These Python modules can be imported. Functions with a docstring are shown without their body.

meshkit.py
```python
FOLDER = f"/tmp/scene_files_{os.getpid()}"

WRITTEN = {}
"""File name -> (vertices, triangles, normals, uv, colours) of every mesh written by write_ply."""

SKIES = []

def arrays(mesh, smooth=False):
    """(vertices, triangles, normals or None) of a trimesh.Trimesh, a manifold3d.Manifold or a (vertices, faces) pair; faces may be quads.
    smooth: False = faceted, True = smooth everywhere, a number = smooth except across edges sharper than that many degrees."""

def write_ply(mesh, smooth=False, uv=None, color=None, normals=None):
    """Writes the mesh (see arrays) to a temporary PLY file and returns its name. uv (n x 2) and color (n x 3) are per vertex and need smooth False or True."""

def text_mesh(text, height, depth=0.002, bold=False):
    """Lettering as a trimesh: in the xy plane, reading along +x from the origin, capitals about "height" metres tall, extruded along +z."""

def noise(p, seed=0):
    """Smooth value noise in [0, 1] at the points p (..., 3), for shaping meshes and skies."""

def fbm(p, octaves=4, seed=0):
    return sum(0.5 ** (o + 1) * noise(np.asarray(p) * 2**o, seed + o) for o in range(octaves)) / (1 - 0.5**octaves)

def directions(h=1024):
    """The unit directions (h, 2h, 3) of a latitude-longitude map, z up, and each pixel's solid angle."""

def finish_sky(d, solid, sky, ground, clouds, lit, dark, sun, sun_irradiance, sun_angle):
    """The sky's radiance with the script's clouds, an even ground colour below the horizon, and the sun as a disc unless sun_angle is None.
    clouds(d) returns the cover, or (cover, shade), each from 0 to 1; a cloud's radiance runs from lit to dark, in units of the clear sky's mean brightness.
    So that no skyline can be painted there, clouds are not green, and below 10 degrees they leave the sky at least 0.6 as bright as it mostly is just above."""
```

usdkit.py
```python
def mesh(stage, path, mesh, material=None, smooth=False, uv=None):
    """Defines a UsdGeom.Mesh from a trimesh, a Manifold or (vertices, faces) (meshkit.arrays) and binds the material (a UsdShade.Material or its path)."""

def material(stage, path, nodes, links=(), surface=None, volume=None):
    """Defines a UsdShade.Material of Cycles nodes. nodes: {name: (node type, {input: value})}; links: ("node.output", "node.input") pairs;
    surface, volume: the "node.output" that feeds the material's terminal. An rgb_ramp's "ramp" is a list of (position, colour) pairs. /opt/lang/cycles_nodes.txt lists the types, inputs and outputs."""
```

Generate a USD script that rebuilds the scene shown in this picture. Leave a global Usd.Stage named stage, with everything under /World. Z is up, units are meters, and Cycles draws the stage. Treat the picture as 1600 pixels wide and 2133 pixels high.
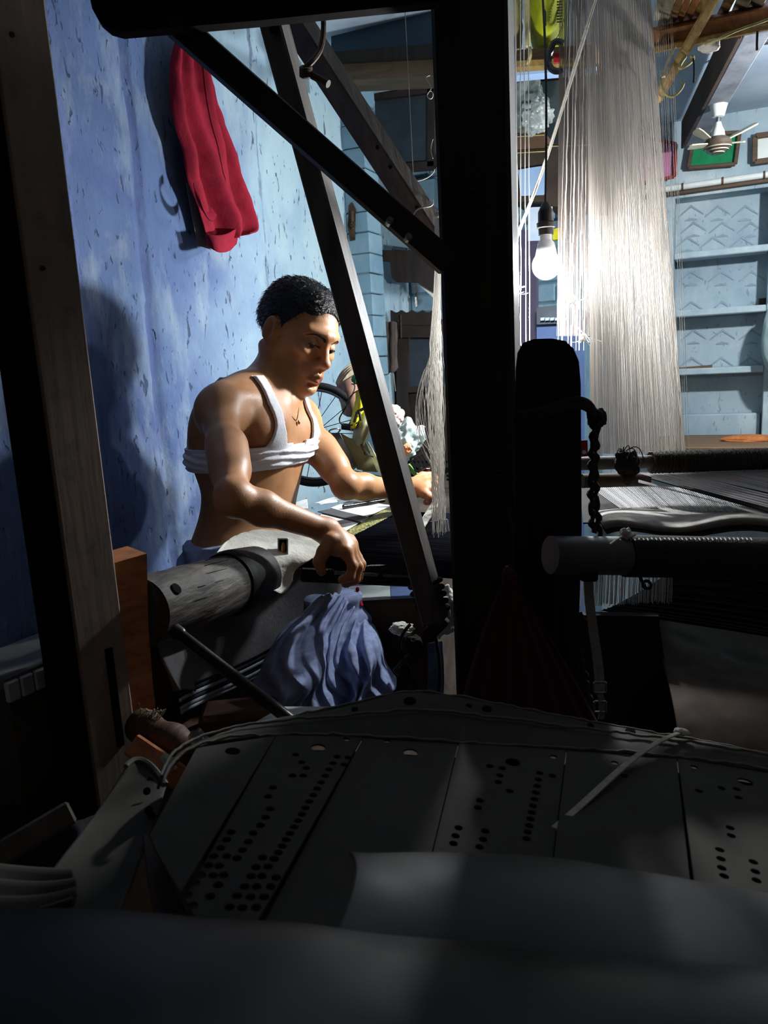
import math, random
import numpy as np, trimesh, shapely, shapely.geometry as sg
import manifold3d as m3
from scipy.spatial.transform import Rotation as Ro
from scipy.interpolate import CubicSpline, PchipInterpolator
from pxr import Usd, UsdGeom, UsdLux, UsdShade, Gf, Sdf, Vt
import usdkit, meshkit

stage = Usd.Stage.CreateInMemory()
UsdGeom.SetStageUpAxis(stage, "Z"); UsdGeom.SetStageMetersPerUnit(stage, 1.0)
UsdGeom.Xform.Define(stage, "/World"); UsdGeom.Scope.Define(stage, "/World/Looks")
rng = np.random.default_rng(7)

# ---------------------------------------------------------------- camera, sky, exposure
IMG_W, IMG_H, FOC = 1600, 2133, 1600.0
YAW, PITCH, ROLL = np.radians([24, 11, 3.1])
CAM = np.array([0, 0, 1.05]); Z3 = np.array([0, 0, 1.0])
_h = np.array([-np.sin(YAW), np.cos(YAW), 0]); _r0 = np.array([np.cos(YAW), np.sin(YAW), 0])
FWD = _h * np.cos(PITCH) - Z3 * np.sin(PITCH); _u0 = np.cross(_r0, FWD)
RGT = _r0 * np.cos(ROLL) - _u0 * np.sin(ROLL); UPV = _r0 * np.sin(ROLL) + _u0 * np.cos(ROLL)
cam = UsdGeom.Camera.Define(stage, "/World/Camera")
cam.AddTransformOp().Set(Gf.Matrix4d(*[float(x) for r in (list(RGT) + [0], list(UPV) + [0], list(-FWD) + [0], list(CAM) + [1]) for x in r]))
cam.CreateFocalLengthAttr(26.0); cam.CreateHorizontalApertureAttr(26.0); cam.CreateVerticalApertureAttr(26.0 * IMG_H / IMG_W)
cam.CreateFStopAttr(10.5); cam.CreateFocusDistanceAttr(1.6); cam.CreateClippingRangeAttr(Gf.Vec2f(0.02, 100))
cam.CreateExposureAttr(0.0)
# faint evening daylight reaching the room through its open street side, behind the camera
dome = UsdLux.DomeLight.Define(stage, "/World/Sky")
AMB = 0.009
dome.CreateColorAttr(Gf.Vec3f(1.0, 0.97, 0.92)); dome.CreateIntensityAttr(AMB)
BULB = 1380.0          # emission of the hanging lamp's globe by the loom
BULB2 = 2500.0         # emission of the second hanging lamp, further right in the room
LAMP_AT = None        # set below

def P(px, py, d=None, x=None, y=None, z=None):
    "a point of the room seen at a pixel of the photograph, given its depth or one of its coordinates"
    v = FWD + RGT * (px - 800) / FOC - UPV * (py - 1066.5) / FOC
    t = d if d is not None else (x - CAM[0]) / v[0] if x is not None else (y - CAM[1]) / v[1] if y is not None else (z - CAM[2]) / v[2]
    return CAM + v * t
LAMP_AT = P(1138, 553, 1.79)

# ---------------------------------------------------------------- mesh helpers
def cat(ms):
    return trimesh.util.concatenate([m for m in ms])
def hull(pts):
    return trimesh.convex.convex_hull(np.asarray(pts))
def unit(v):
    v = np.asarray(v, float); return v / (np.linalg.norm(v) + 1e-12)
BOXI = None
def box(c, s, R=None, b=0.003):
    s = np.asarray(s, float) / 2; b = min(b, s.min() * .6); pts = []
    for i in (-1, 1):
        for j in (-1, 1):
            for k in (-1, 1):
                for a in range(3):
                    q = s - b; q[a] = s[a]; pts.append(q * (i, j, k))
    m = hull(pts)
    if R is not None: m.apply_transform(np.vstack([np.c_[R, [0, 0, 0]], [0, 0, 0, 1]]))
    m.apply_translation(c); return m
def frame(p0, p1, n=None, twist=0):
    a = unit(np.subtract(p1, p0))
    if n is None: n = CAM - (np.asarray(p0) + p1) / 2
    n = unit(n - a * (a @ n))
    if twist: n = Ro.from_rotvec(a * math.radians(twist)).apply(n)
    return np.c_[np.cross(a, n), n, a]      # columns: width, thickness, length
def bar(p0, p1, w, t, n=None, twist=0, b=.003, taper=None):
    p0, p1 = np.asarray(p0, float), np.asarray(p1, float); R = frame(p0, p1, n, twist); L = np.linalg.norm(p1 - p0)
    m = box([0, 0, 0], [w, t, L], b=b)
    if taper:
        v = m.vertices.copy(); k = 1 + (taper - 1) * (v[:, 2:3] / L + .5); v[:, :2] *= k; m.vertices = v
    m.apply_transform(np.vstack([np.c_[R, (p0 + p1) / 2], [0, 0, 0, 1]])); return m
def tube(pts, r, n=8, cap=True):
    p = np.asarray(pts, float); N = len(p); r = np.broadcast_to(r, (N,))
    t = np.gradient(p, axis=0); t /= np.linalg.norm(t, axis=1, keepdims=True) + 1e-12
    a = np.zeros_like(p); a0 = np.cross(t[0], [0, 0, 1.] if abs(t[0][2]) < .9 else [1., 0, 0]); a[0] = unit(a0)
    for i in range(1, N): a[i] = unit(a[i - 1] - t[i] * (a[i - 1] @ t[i]))
    bb = np.cross(t, a); g = np.arange(n) * 2 * np.pi / n
    v = p[:, None] + r[:, None, None] * (np.cos(g)[None, :, None] * a[:, None] + np.sin(g)[None, :, None] * bb[:, None])
    i, j = np.meshgrid(np.arange(N - 1), np.arange(n), indexing="ij"); j2 = (j + 1) % n
    q = np.stack([i * n + j, i * n + j2, (i + 1) * n + j2, (i + 1) * n + j], -1).reshape(-1, 4)
    v = v.reshape(-1, 3); f = np.vstack([q[:, [0, 1, 2]], q[:, [0, 2, 3]]])
    if cap:
        c0, c1 = len(v), len(v) + 1; v = np.vstack([v, p[:1], p[-1:]]); k = np.arange(n); k2 = (k + 1) % n
        f = np.vstack([f, np.c_[k2, k, np.full(n, c0)], np.c_[(N - 1) * n + k, (N - 1) * n + k2, np.full(n, c1)]])
    return trimesh.Trimesh(v, f, process=False)
def spline(pts, n=24):
    p = np.asarray(pts, float)
    if len(p) == 2: return np.linspace(p[0], p[1], n)
    s = np.r_[0, np.cumsum(np.linalg.norm(np.diff(p, axis=0), axis=1))]
    return CubicSpline(s, p)(np.linspace(0, s[-1], n))
def rod(p0, p1, r, n=16, r1=None):
    return tube([p0, p1], [r, r if r1 is None else r1], n)
def lathe(prof, p0, axis, n=32):
    a = unit(axis); R = frame([0, 0, 0], a, [.3, .2, .9] if abs(a[2]) < .9 else [1, 0, 0])
    prof = np.asarray(prof, float); g = np.arange(n) * 2 * np.pi / n
    v = np.stack([prof[:, :1] * np.cos(g), prof[:, :1] * np.sin(g), np.broadcast_to(prof[:, 1:2], (len(prof), n))], -1).reshape(-1, 3)
    N = len(prof); i, j = np.meshgrid(np.arange(N - 1), np.arange(n), indexing="ij"); j2 = (j + 1) % n
    q = np.stack([i * n + j, i * n + j2, (i + 1) * n + j2, (i + 1) * n + j], -1).reshape(-1, 4)
    f = np.vstack([q[:, [0, 1, 2]], q[:, [0, 2, 3]]]); m = trimesh.Trimesh(v @ R.T + p0, f, process=False)
    return m
def extrude(poly, t, R, o):
    "a flat outline (metres) given thickness t along R's third column, its corner of axes at o"
    if not isinstance(poly, sg.Polygon): poly = sg.Polygon(poly)
    m = trimesh.creation.extrude_polygon(poly.buffer(0), t, engine="earcut"); m.apply_translation([0, 0, -t / 2])
    m.apply_transform(np.vstack([np.c_[R, o], [0, 0, 0, 1]])); return m
def outline(pxs, d, t, n=None):
    "a solid board whose front outline is seen at the given pixels; it stands at depth d, upright to direction n, and is t thick"
    o = P(*np.mean(np.asarray(pxs, float), axis=0), d); n = unit(CAM - o if n is None else n)
    s = unit(np.cross([0, 0, 1.], n)); u = np.cross(n, s); pts = []
    for a, b in pxs:
        v = P(a, b, 1) - CAM; q = CAM + v * (((o - CAM) @ n) / (v @ n)) - o; pts.append((q @ s, q @ u))
    return extrude(pts, t, np.c_[s, u, n], o - n * t / 2)
def sheet(g, t=.002):
    "a solid sheet on a grid of points (nu, nv, 3)"
    g = np.asarray(g, float); nu, nv = g.shape[:2]
    n = np.cross(np.gradient(g, axis=0), np.gradient(g, axis=1)); n /= np.linalg.norm(n, axis=-1, keepdims=True) + 1e-12
    v = np.vstack([(g + n * t / 2).reshape(-1, 3), (g - n * t / 2).reshape(-1, 3)]); N = nu * nv
    i, j = np.meshgrid(np.arange(nu - 1), np.arange(nv - 1), indexing="ij"); a = (i * nv + j).ravel()
    q = np.c_[a, a + nv, a + nv + 1, a + 1]; q2 = q[:, ::-1] + N
    rim = np.r_[np.arange(nv - 1), np.arange(nu - 1) * nv + nv - 1, (nu - 1) * nv + np.arange(nv - 1, 0, -1), np.arange(nu - 1, 0, -1) * nv]
    r2 = np.roll(rim, -1); q3 = np.c_[rim, r2, r2 + N, rim + N]
    q = np.vstack([q, q2, q3]); f = np.vstack([q[:, [0, 1, 2]], q[:, [0, 2, 3]]])
    return trimesh.Trimesh(v, f, process=False)
def dense(rows, nu=40, nv=40):
    "a coarse grid of points made dense and smooth"
    g = np.asarray(rows, float)
    def up(g, n):
        k = len(g); x = np.linspace(0, 1, k)
        return (CubicSpline(x, g) if k > 2 else (lambda s: g[0] + (g[1] - g[0]) * np.reshape(s, (-1,) + (1,) * (g.ndim - 1))))(np.linspace(0, 1, n))
    return np.swapaxes(up(np.swapaxes(up(g, nu), 0, 1), nv), 0, 1)
def pgrid(rows):
    return [[P(*q) for q in r] for r in rows]
def crumple(g, amp, scale, seed=0):
    g = np.asarray(g, float); n = np.cross(np.gradient(g, axis=0), np.gradient(g, axis=1)); n /= np.linalg.norm(n, axis=-1, keepdims=True) + 1e-12
    return g + n * ((meshkit.fbm(g * scale, 3, seed) - .5) * 2 * amp)[..., None]
def blob(c, r, seed=0, amp=.25, sub=3, scale=6., R=None):
    m = trimesh.creation.icosphere(sub); v = m.vertices * (1 + amp * (meshkit.fbm(m.vertices * scale / 4 + seed * 7.3, 3, seed)[:, None] - .5) * 2)
    v = v * np.asarray(r)
    if R is not None: v = v @ np.asarray(R).T
    m.vertices = v + c; return m

# ---------------------------------------------------------------- object helpers
_used = {}
def path_for(name, parent="/World"):
    k = (parent, name); n = _used.get(k, 0); _used[k] = n + 1
    return f"{parent}/{name}" + (f"_{n:03d}" if n else "")
def tag(prim, label=None, cat_=None, group=None, kind=None):
    for k, v in (("label", label), ("category", cat_), ("group", group), ("kind", kind)):
        if v: prim.SetCustomDataByKey(k, v)
def put(path, m, material, smooth=32):
    return usdkit.mesh(stage, path, m, material, smooth=smooth)
class T:
    "a thing with parts: collects meshes in room coordinates and sets the Xform at the thing's base"
    def __init__(s, name, label, cat_, group=None, kind=None):
        s.path = path_for(name); s.meta = (label, cat_, group, kind); s.items = []
    def part(s, name, m, material, label=None, parent=None, smooth=32, kind=None):
        m = cat(m) if isinstance(m, list) else m
        p = path_for(name, parent or s.path); s.items.append((p, m, material, label, smooth, kind)); return p
    def done(s):
        b = np.array([it[1].bounds for it in s.items]); lo, hi = b[:, 0].min(0), b[:, 1].max(0); o = np.array([(lo[0] + hi[0]) / 2, (lo[1] + hi[1]) / 2, lo[2]])
        x = UsdGeom.Xform.Define(stage, s.path); x.AddTranslateOp().Set(Gf.Vec3d(*map(float, o))); tag(x.GetPrim(), *s.meta)
        for p, m, material, label, smooth, kind in s.items:
            m = m.copy(); m.vertices = m.vertices - o; tag(put(p, m, material, smooth).GetPrim(), label, kind=kind)
        return x
def solo(name, m, material, label, cat_, group=None, kind=None, smooth=32):
    m = cat(m) if isinstance(m, list) else m
    p = put(path_for(name), m, material, smooth); tag(p.GetPrim(), label, cat_, group, kind); return p
def setting(name, m, material, smooth=32):
    m = cat(m) if isinstance(m, list) else m
    p = put(path_for(name), m, material, smooth); tag(p.GetPrim(), kind="structure"); return str(p.GetPath())
def child(parent, name, m, material, label=None, smooth=32, kind=None):
    p = path_for(name, parent); tag(put(p, cat(m) if isinstance(m, list) else m, material, smooth).GetPrim(), label, kind=kind); return p
def curves(path, lines, widths, material):
    c = UsdGeom.BasisCurves.Define(stage, path); c.CreateTypeAttr("linear")
    pts = np.vstack(lines).astype(np.float32)
    c.CreatePointsAttr(Vt.Vec3fArray.FromNumpy(pts)); c.CreateCurveVertexCountsAttr(Vt.IntArray([len(l) for l in lines]))
    w = np.concatenate([np.broadcast_to(w_, (len(l),)) for l, w_ in zip(lines, np.broadcast_to(widths, (len(lines),)))]).astype(np.float32)
    c.CreateWidthsAttr(Vt.FloatArray.FromNumpy(w)); c.SetWidthsInterpolation("vertex")
    UsdShade.MaterialBindingAPI.Apply(c.GetPrim()).Bind(UsdShade.Material.Get(stage, material)); return c

# ---------------------------------------------------------------- materials
def lin(c):
    if isinstance(c, str): c = [int(c[i:i + 2], 16) / 255 for i in (1, 3, 5)]
    return tuple(((x + .055) / 1.055) ** 2.4 if x > .04045 else x / 12.92 for x in c)
_mats = {}
def mat(name, c1, c2=None, scale=12., stretch=(1, 1, 1), rough=.7, bump=.15, bscale=None, metal=0., spec=.3, lo=.35, hi=.65, dirt=None, dirt_amt=.5, transl=0., dist=.004, coat=0., detail=4):
    p = f"/World/Looks/{name}"
    if p in _mats: return p
    c1 = lin(c1); c2 = lin(c2) if c2 else tuple(x * .75 for x in c1)
    n = {"pos": ("geometry", {}), "map": ("mapping", {"scale": stretch}), "n": ("noise_texture", {"scale": scale, "detail": detail, "roughness": .6}),
         "r": ("rgb_ramp", {"ramp": [(lo, c1), (hi, c2)]}), "p": ("principled_bsdf", {"roughness": rough, "metallic": metal, "specular_ior_level": spec, "coat_weight": coat})}
    l = [("pos.position", "map.vector"), ("map.vector", "n.vector"), ("n.fac", "r.fac")]; col = "r.color"
    if dirt:
        n.update({"dn": ("noise_texture", {"scale": 23., "detail": 5, "roughness": .7}), "dr": ("map_range", {"from_min": .52, "from_max": .68, "to_min": 0, "to_max": dirt_amt, "clamp": True}), "dm": ("mix_color", {"b": lin(dirt)})})
        l += [("pos.position", "dn.vector"), ("dn.fac", "dr.value"), ("dr.result", "dm.fac"), (col, "dm.a")]; col = "dm.result"
    l.append((col, "p.base_color")); surf = "p.BSDF"
    if bump:
        n.update({"bn": ("noise_texture", {"scale": bscale or scale * 3, "detail": 4}), "b": ("bump", {"strength": bump, "distance": dist})})
        l += [("map.vector", "bn.vector"), ("bn.fac", "b.height"), ("b.normal", "p.normal")]
    if transl:
        n.update({"t": ("translucent_bsdf", {}), "mx": ("mix_closure", {"fac": transl})})
        l += [(col, "t.color"), ("p.BSDF", "mx.closure1"), ("t.BSDF", "mx.closure2")]; surf = "mx.closure"
    usdkit.material(stage, p, n, l, surface=surf); _mats[p] = 1; return p
def wood(name, c1, c2, axis=2, rough=.65, **k):
    st = [60., 60., 60.]; st[axis] = 4.
    return mat(name, c1, c2, scale=1.0, stretch=tuple(st), rough=rough, bump=k.pop("bump", .25), bscale=1.6, **k)
def emit(name, color, strength):
    p = f"/World/Looks/{name}"; usdkit.material(stage, p, {"e": ("emission", {"color": color, "strength": strength})}, surface="e.emission"); return p
def film(name, color, clear=.6, rough=.25):
    "thin plastic film: part see-through, part glossy"
    p = f"/World/Looks/{name}"
    usdkit.material(stage, p, {"t": ("transparent_bsdf", {"color": (1, 1, 1)}), "p": ("principled_bsdf", {"base_color": lin(color), "roughness": rough}), "f": ("layer_weight", {"blend": .35}), "r": ("map_range", {"from_min": 0, "from_max": 1, "to_min": 1 - clear, "to_max": 1, "clamp": True}), "m": ("mix_closure", {})},
                    [("f.facing", "r.value"), ("r.result", "m.fac"), ("t.BSDF", "m.closure1"), ("p.BSDF", "m.closure2")], surface="m.closure"); return p
# ---------------------------------------------------------------- the room
XW = -1.25                                   # the blue plaster wall the weaver sits against
def plaster(name, base, pale, deep, marks=.8, bump=.5, over=None, seams=()):
    p = f"/World/Looks/{name}"
    N = {"pos": ("geometry", {}), "big": ("noise_texture", {"scale": 3.2, "detail": 5, "roughness": .6}), "r1": ("rgb_ramp", {"ramp": [(.34, lin(deep)), (.5, lin(base)), (.6, lin(base)), (.72, lin(pale))]}),
         "m2": ("mapping", {"scale": (9, 9, 3.2)}), "n2": ("noise_texture", {"scale": 1.0, "detail": 6, "roughness": .68}), "r2": ("map_range", {"from_min": .52, "from_max": .7, "to_min": 0, "to_max": .3, "clamp": True}), "c2": ("mix_color", {"b": lin(pale)}),
         "m3": ("mapping", {"scale": (64, 64, 24), "rotation": (.35, .2, .1)}), "n3": ("noise_texture", {"scale": 1.0, "detail": 3, "roughness": .5, "distortion": .7}), "r3": ("map_range", {"from_min": .64, "from_max": .69, "to_min": 0, "to_max": marks, "clamp": True}), "c3": ("mix_color", {"b": lin("#27324a")}),
         "n4": ("noise_texture", {"scale": 60., "detail": 4, "roughness": .6}), "h1": ("math", {"math_type": "multiply_add", "value2": .25}), "h2": ("math", {"math_type": "multiply_add", "value2": -1.0}),
         "b": ("bump", {"strength": bump, "distance": .012}), "p": ("principled_bsdf", {"roughness": .78, "specular_ior_level": .25})}
    L = [("pos.position", "big.vector"), ("big.fac", "r1.fac"), ("pos.position", "m2.vector"), ("m2.vector", "n2.vector"), ("n2.fac", "r2.value"), ("r2.result", "c2.fac"), ("r1.color", "c2.a"),
         ("pos.position", "m3.vector"), ("m3.vector", "n3.vector"), ("n3.fac", "r3.value"), ("r3.result", "c3.fac"), ("c2.result", "c3.a"), ("c3.result", "p.base_color"),
         ("pos.position", "n4.vector"), ("n4.fac", "h1.value1"), ("n2.fac", "h1.value3"), ("r3.result", "h2.value1"), ("h1.value", "h2.value3"), ("h2.value", "b.height"), ("b.normal", "p.normal")]
    if over:        # violet wash thinning towards the far end; its darkness also paints weaker lamplight
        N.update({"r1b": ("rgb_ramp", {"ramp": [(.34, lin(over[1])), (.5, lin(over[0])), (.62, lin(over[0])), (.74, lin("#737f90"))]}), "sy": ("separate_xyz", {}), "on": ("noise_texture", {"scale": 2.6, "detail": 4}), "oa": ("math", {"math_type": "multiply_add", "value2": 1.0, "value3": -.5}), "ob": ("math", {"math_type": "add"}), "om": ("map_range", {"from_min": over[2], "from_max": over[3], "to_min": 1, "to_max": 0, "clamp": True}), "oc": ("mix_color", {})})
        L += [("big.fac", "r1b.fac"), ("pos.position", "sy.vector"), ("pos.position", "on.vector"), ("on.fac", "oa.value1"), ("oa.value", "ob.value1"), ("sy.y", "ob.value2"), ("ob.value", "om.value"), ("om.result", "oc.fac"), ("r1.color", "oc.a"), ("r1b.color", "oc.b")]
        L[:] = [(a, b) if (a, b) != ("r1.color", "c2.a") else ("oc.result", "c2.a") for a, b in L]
    col = "c3.result"
    for k, (y_, wd, c_) in enumerate(seams):
        N.update({f"s{k}": ("separate_xyz", {}), f"sn{k}": ("noise_texture", {"scale": 6. + 3 * k, "detail": 4}), f"sa{k}": ("math", {"math_type": "multiply_add", "value2": .05, "value3": -.025 - y_}), f"sb{k}": ("math", {"math_type": "add"}), f"sc{k}": ("math", {"math_type": "absolute"}),
                  f"sr{k}": ("map_range", {"from_min": wd * .4, "from_max": wd, "to_min": .75, "to_max": 0, "clamp": True}), f"sg{k}": ("noise_texture", {"scale": 14., "detail": 3}), f"sh{k}": ("map_range", {"from_min": .35, "from_max": .6, "to_min": .25, "to_max": 1, "clamp": True}), f"sm{k}": ("math", {"math_type": "multiply"}), f"sx{k}": ("mix_color", {"b": lin(c_)})})
        L += [("pos.position", f"s{k}.vector"), ("pos.position", f"sn{k}.vector"), (f"sn{k}.fac", f"sa{k}.value1"), (f"s{k}.y", f"sb{k}.value1"), (f"sa{k}.value", f"sb{k}.value2"), (f"sb{k}.value", f"sc{k}.value1"), (f"sc{k}.value", f"sr{k}.value"), ("pos.position", f"sg{k}.vector"), (f"sg{k}.fac", f"sh{k}.value"), (f"sr{k}.result", f"sm{k}.value1"), (f"sh{k}.result", f"sm{k}.value2"), (f"sm{k}.value", f"sx{k}.fac"), (col, f"sx{k}.a")]; col = f"sx{k}.result"
    L[:] = [(a, b) for a, b in L if b != "p.base_color"] + [(col, "p.base_color")]
    usdkit.material(stage, p, N, L, surface="p.BSDF"); return p
seam1 = P(289, 400, x=XW)[1]; seam2 = P(535, 300, x=XW)[1]
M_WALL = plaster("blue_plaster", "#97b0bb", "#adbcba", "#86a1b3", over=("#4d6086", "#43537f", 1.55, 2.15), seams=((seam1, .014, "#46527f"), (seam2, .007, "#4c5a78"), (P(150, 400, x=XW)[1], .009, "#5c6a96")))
M_WALL2 = plaster("pale_blue_plaster", "#9aacb4", "#b6c1c6", "#8699a8", marks=.35, bump=.3)
M_BRICKP = mat("painted_brick", "#74909d", "#5d7c8f", scale=9, rough=.75, bump=.4, bscale=40, dist=.006)
M_CEIL = mat("limewashed_ceiling", "#b9c6d2", "#9fb0c2", scale=3, rough=.85, bump=.2, bscale=30)
M_FLOOR = mat("trodden_earth", "#4a4038", "#322a26", scale=7, rough=.9, bump=.5, bscale=30, dist=.01)
M_BLACKW = wood("sooty_wood", "#1a1716", "#0e0c0c", rough=.5, spec=.25)
M_SEAM = mat("dark_seam", "#3c4a72", "#2c3656", scale=40, rough=.9)

def wall_grid(y0, y1, z0, z1, st, depth):
    ny, nz = int((y1 - y0) / st) + 1, int((z1 - z0) / st) + 1
    y, z = np.meshgrid(np.linspace(y0, y1, ny), np.linspace(z0, z1, nz), indexing="ij")
    q = np.stack([np.zeros_like(y), y, z], -1)
    x = (meshkit.fbm(q * (2.2, 2.2, 1.3), 4, 3) - .5) * .035 + (meshkit.fbm(q * (16, 16, 7), 3, 9) - .5) * .007
    return y, z, x
# plaster wall: a displaced face with two long cracks and small chips cut into it
y, z, x = wall_grid(0.2, 4.3, -.6, 2.1, .0115, .02)
seam1 = P(289, 400, x=XW)[1]; seam2 = P(535, 300, x=XW)[1]
w1 = (meshkit.fbm(np.stack([0 * z, 0 * z + 3, z * 5], -1), 3, 4) - .5) * .03
x -= .016 * np.exp(-((y - seam1 - w1 * .5) / (.008 + .012 * (z < 1.22) * meshkit.noise(np.stack([z * 30, y * 0, y * 0], -1), 5))) ** 2)
w2 = (meshkit.fbm(np.stack([0 * z, 0 * z + 7, z * 7], -1), 3, 8) - .5) * .05
x -= .006 * np.exp(-((y - seam2 - w2) / .006) ** 2)
low = np.clip((.62 - z) / .25, 0, 1) * (meshkit.fbm(np.stack([0 * y, y * 9, z * 9], -1), 4, 21) > .56)
x -= .02 * low
g = np.stack([XW + x, y, z], -1)
nu, nv = g.shape[:2]; a = (np.arange(nu - 1)[:, None] * nv + np.arange(nv - 1)).ravel(); q = np.c_[a, a + nv, a + nv + 1, a + 1]
wl = trimesh.Trimesh(g.reshape(-1, 3), np.vstack([q[:, [0, 1, 2]], q[:, [0, 2, 3]]]), process=False)
back = box([XW - .14, 2.25, .75], [.22, 4.1, 2.7], b=.001)
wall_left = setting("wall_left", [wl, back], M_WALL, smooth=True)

YB = 4.0; ZC = 2.05                          # back wall and ceiling
floor = setting("floor", [box([.9, 1.9, -.65], [4.6, 5.2, .1], b=.002)], M_FLOOR)
setting("ceiling", [box([.95, 2.6, ZC + .05], [4.4, 3.4, .1], b=.002)], M_CEIL)
# back wall with the shelf niche cut into it
nx0, nx1 = P(1404, 500, y=YB)[0], P(1597, 650, y=YB)[0]
nz0, nz1 = P(1500, 926, y=YB)[2], P(1500, 402, y=YB)[2]
parts = [box([(nx0 - .62) / 2, YB + .1, .7], [nx0 + .62, .2, 2.8], b=.002), box([(nx1 + 2.6) / 2, YB + .1, .7], [2.6 - nx1, .2, 2.8], b=.002),
         box([(nx0 + nx1) / 2, YB + .1, (nz1 + 2.1) / 2], [nx1 - nx0 + .002, .2, 2.1 - nz1], b=.002), box([(nx0 + nx1) / 2, YB + .1, (nz0 - .7) / 2], [nx1 - nx0 + .002, .2, nz0 + .7], b=.002),
         box([(nx0 + nx1) / 2, YB + .17, .9], [nx1 - nx0 + .1, .06, 2.4], b=.002)]
wall_back = setting("wall_back", parts, M_WALL2)
YN = YB + .14
# pressed chevron marks on the plaster of the niche: rows of shallow grooved Vs
M_CHEV = mat("chevron_plaster", "#7c8c98", "#8a9ba6", scale=30, rough=.85)
rows = [(437, [1440, 1495, 1552]), (471, [1445, 1504, 1563]), (502, [1432, 1485, 1545]), (573, [1440, 1502, 1566]), (636, [1440, 1504, 1566]), (695, [1445, 1505, 1566]), (752, [1441, 1502, 1562])]
for py, xs in rows:
    for k, px in enumerate(xs):
        c = P(px, py, y=YN); w, hgt = .055, .022
        v = [(-w, -hgt), (0, hgt), (w, -hgt), (w, -hgt - .007), (0, hgt - .012), (-w, -hgt - .007)]
        m1 = extrude(v, .007, np.c_[[1, 0, 0], [0, 0, 1], [0, -1, 0]].astype(float), c)
        v2 = [(-w * .5, -.045), (0, -.037), (w * .5, -.045), (w * .5, -.05), (-w * .5, -.05)]
        child(wall_back, "chevron_mark", [m1, extrude(v2, .005, np.c_[[1, 0, 0], [0, 0, 1], [0, -1, 0]].astype(float), c)], M_CHEV)
M_SLAB = mat("painted_stone_slab", "#a9b8be", "#93a5ae", scale=14, rough=.7, bump=.2)
for py, nm in ((525, "highest"), (648, "middle"), (772, "lowest")):
    za = P(1500, py, y=YB)[2]
    solo("wall_shelf", [box([(nx0 + nx1) / 2, YB + .068, za], [nx1 - nx0 - .004, .14, .03], b=.004)], M_SLAB, f"pale blue stone shelf, {nm} of the three in the wall niche", "shelf")
setting("trim_3", [box([(nx0 + nx1) / 2 + .02, YB + .11, nz0 + .07], [nx1 - nx0 - .05, .07, .14], b=.006)], M_WALL2)

# pilaster at the end of the plaster wall, of painted bricks
yp = P(711, 300, x=XW)[1]; pw = P(760, 300, y=yp)[0] - XW; pd = .11
pil = setting("trim_1", [box([XW + pw / 2 - .012, yp + pd / 2 + .006, .72], [pw - .016, pd - .006, 2.7], b=.001)], M_BRICKP)
zb = -.2; k = 0
while zb < 2.0:
    hb = .066 + .01 * rng.random(); jit = rng.normal(0, .0025, 3)
    child(pil, "brick", box([XW + pw / 2 + jit[0] * .3, yp + pd / 2 + jit[1] * .6, zb + hb / 2], [pw - .004, pd + .004, hb - (.0025 if k % 3 else .005)], b=.003), M_BRICKP)
    zb += hb; k += 1
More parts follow.
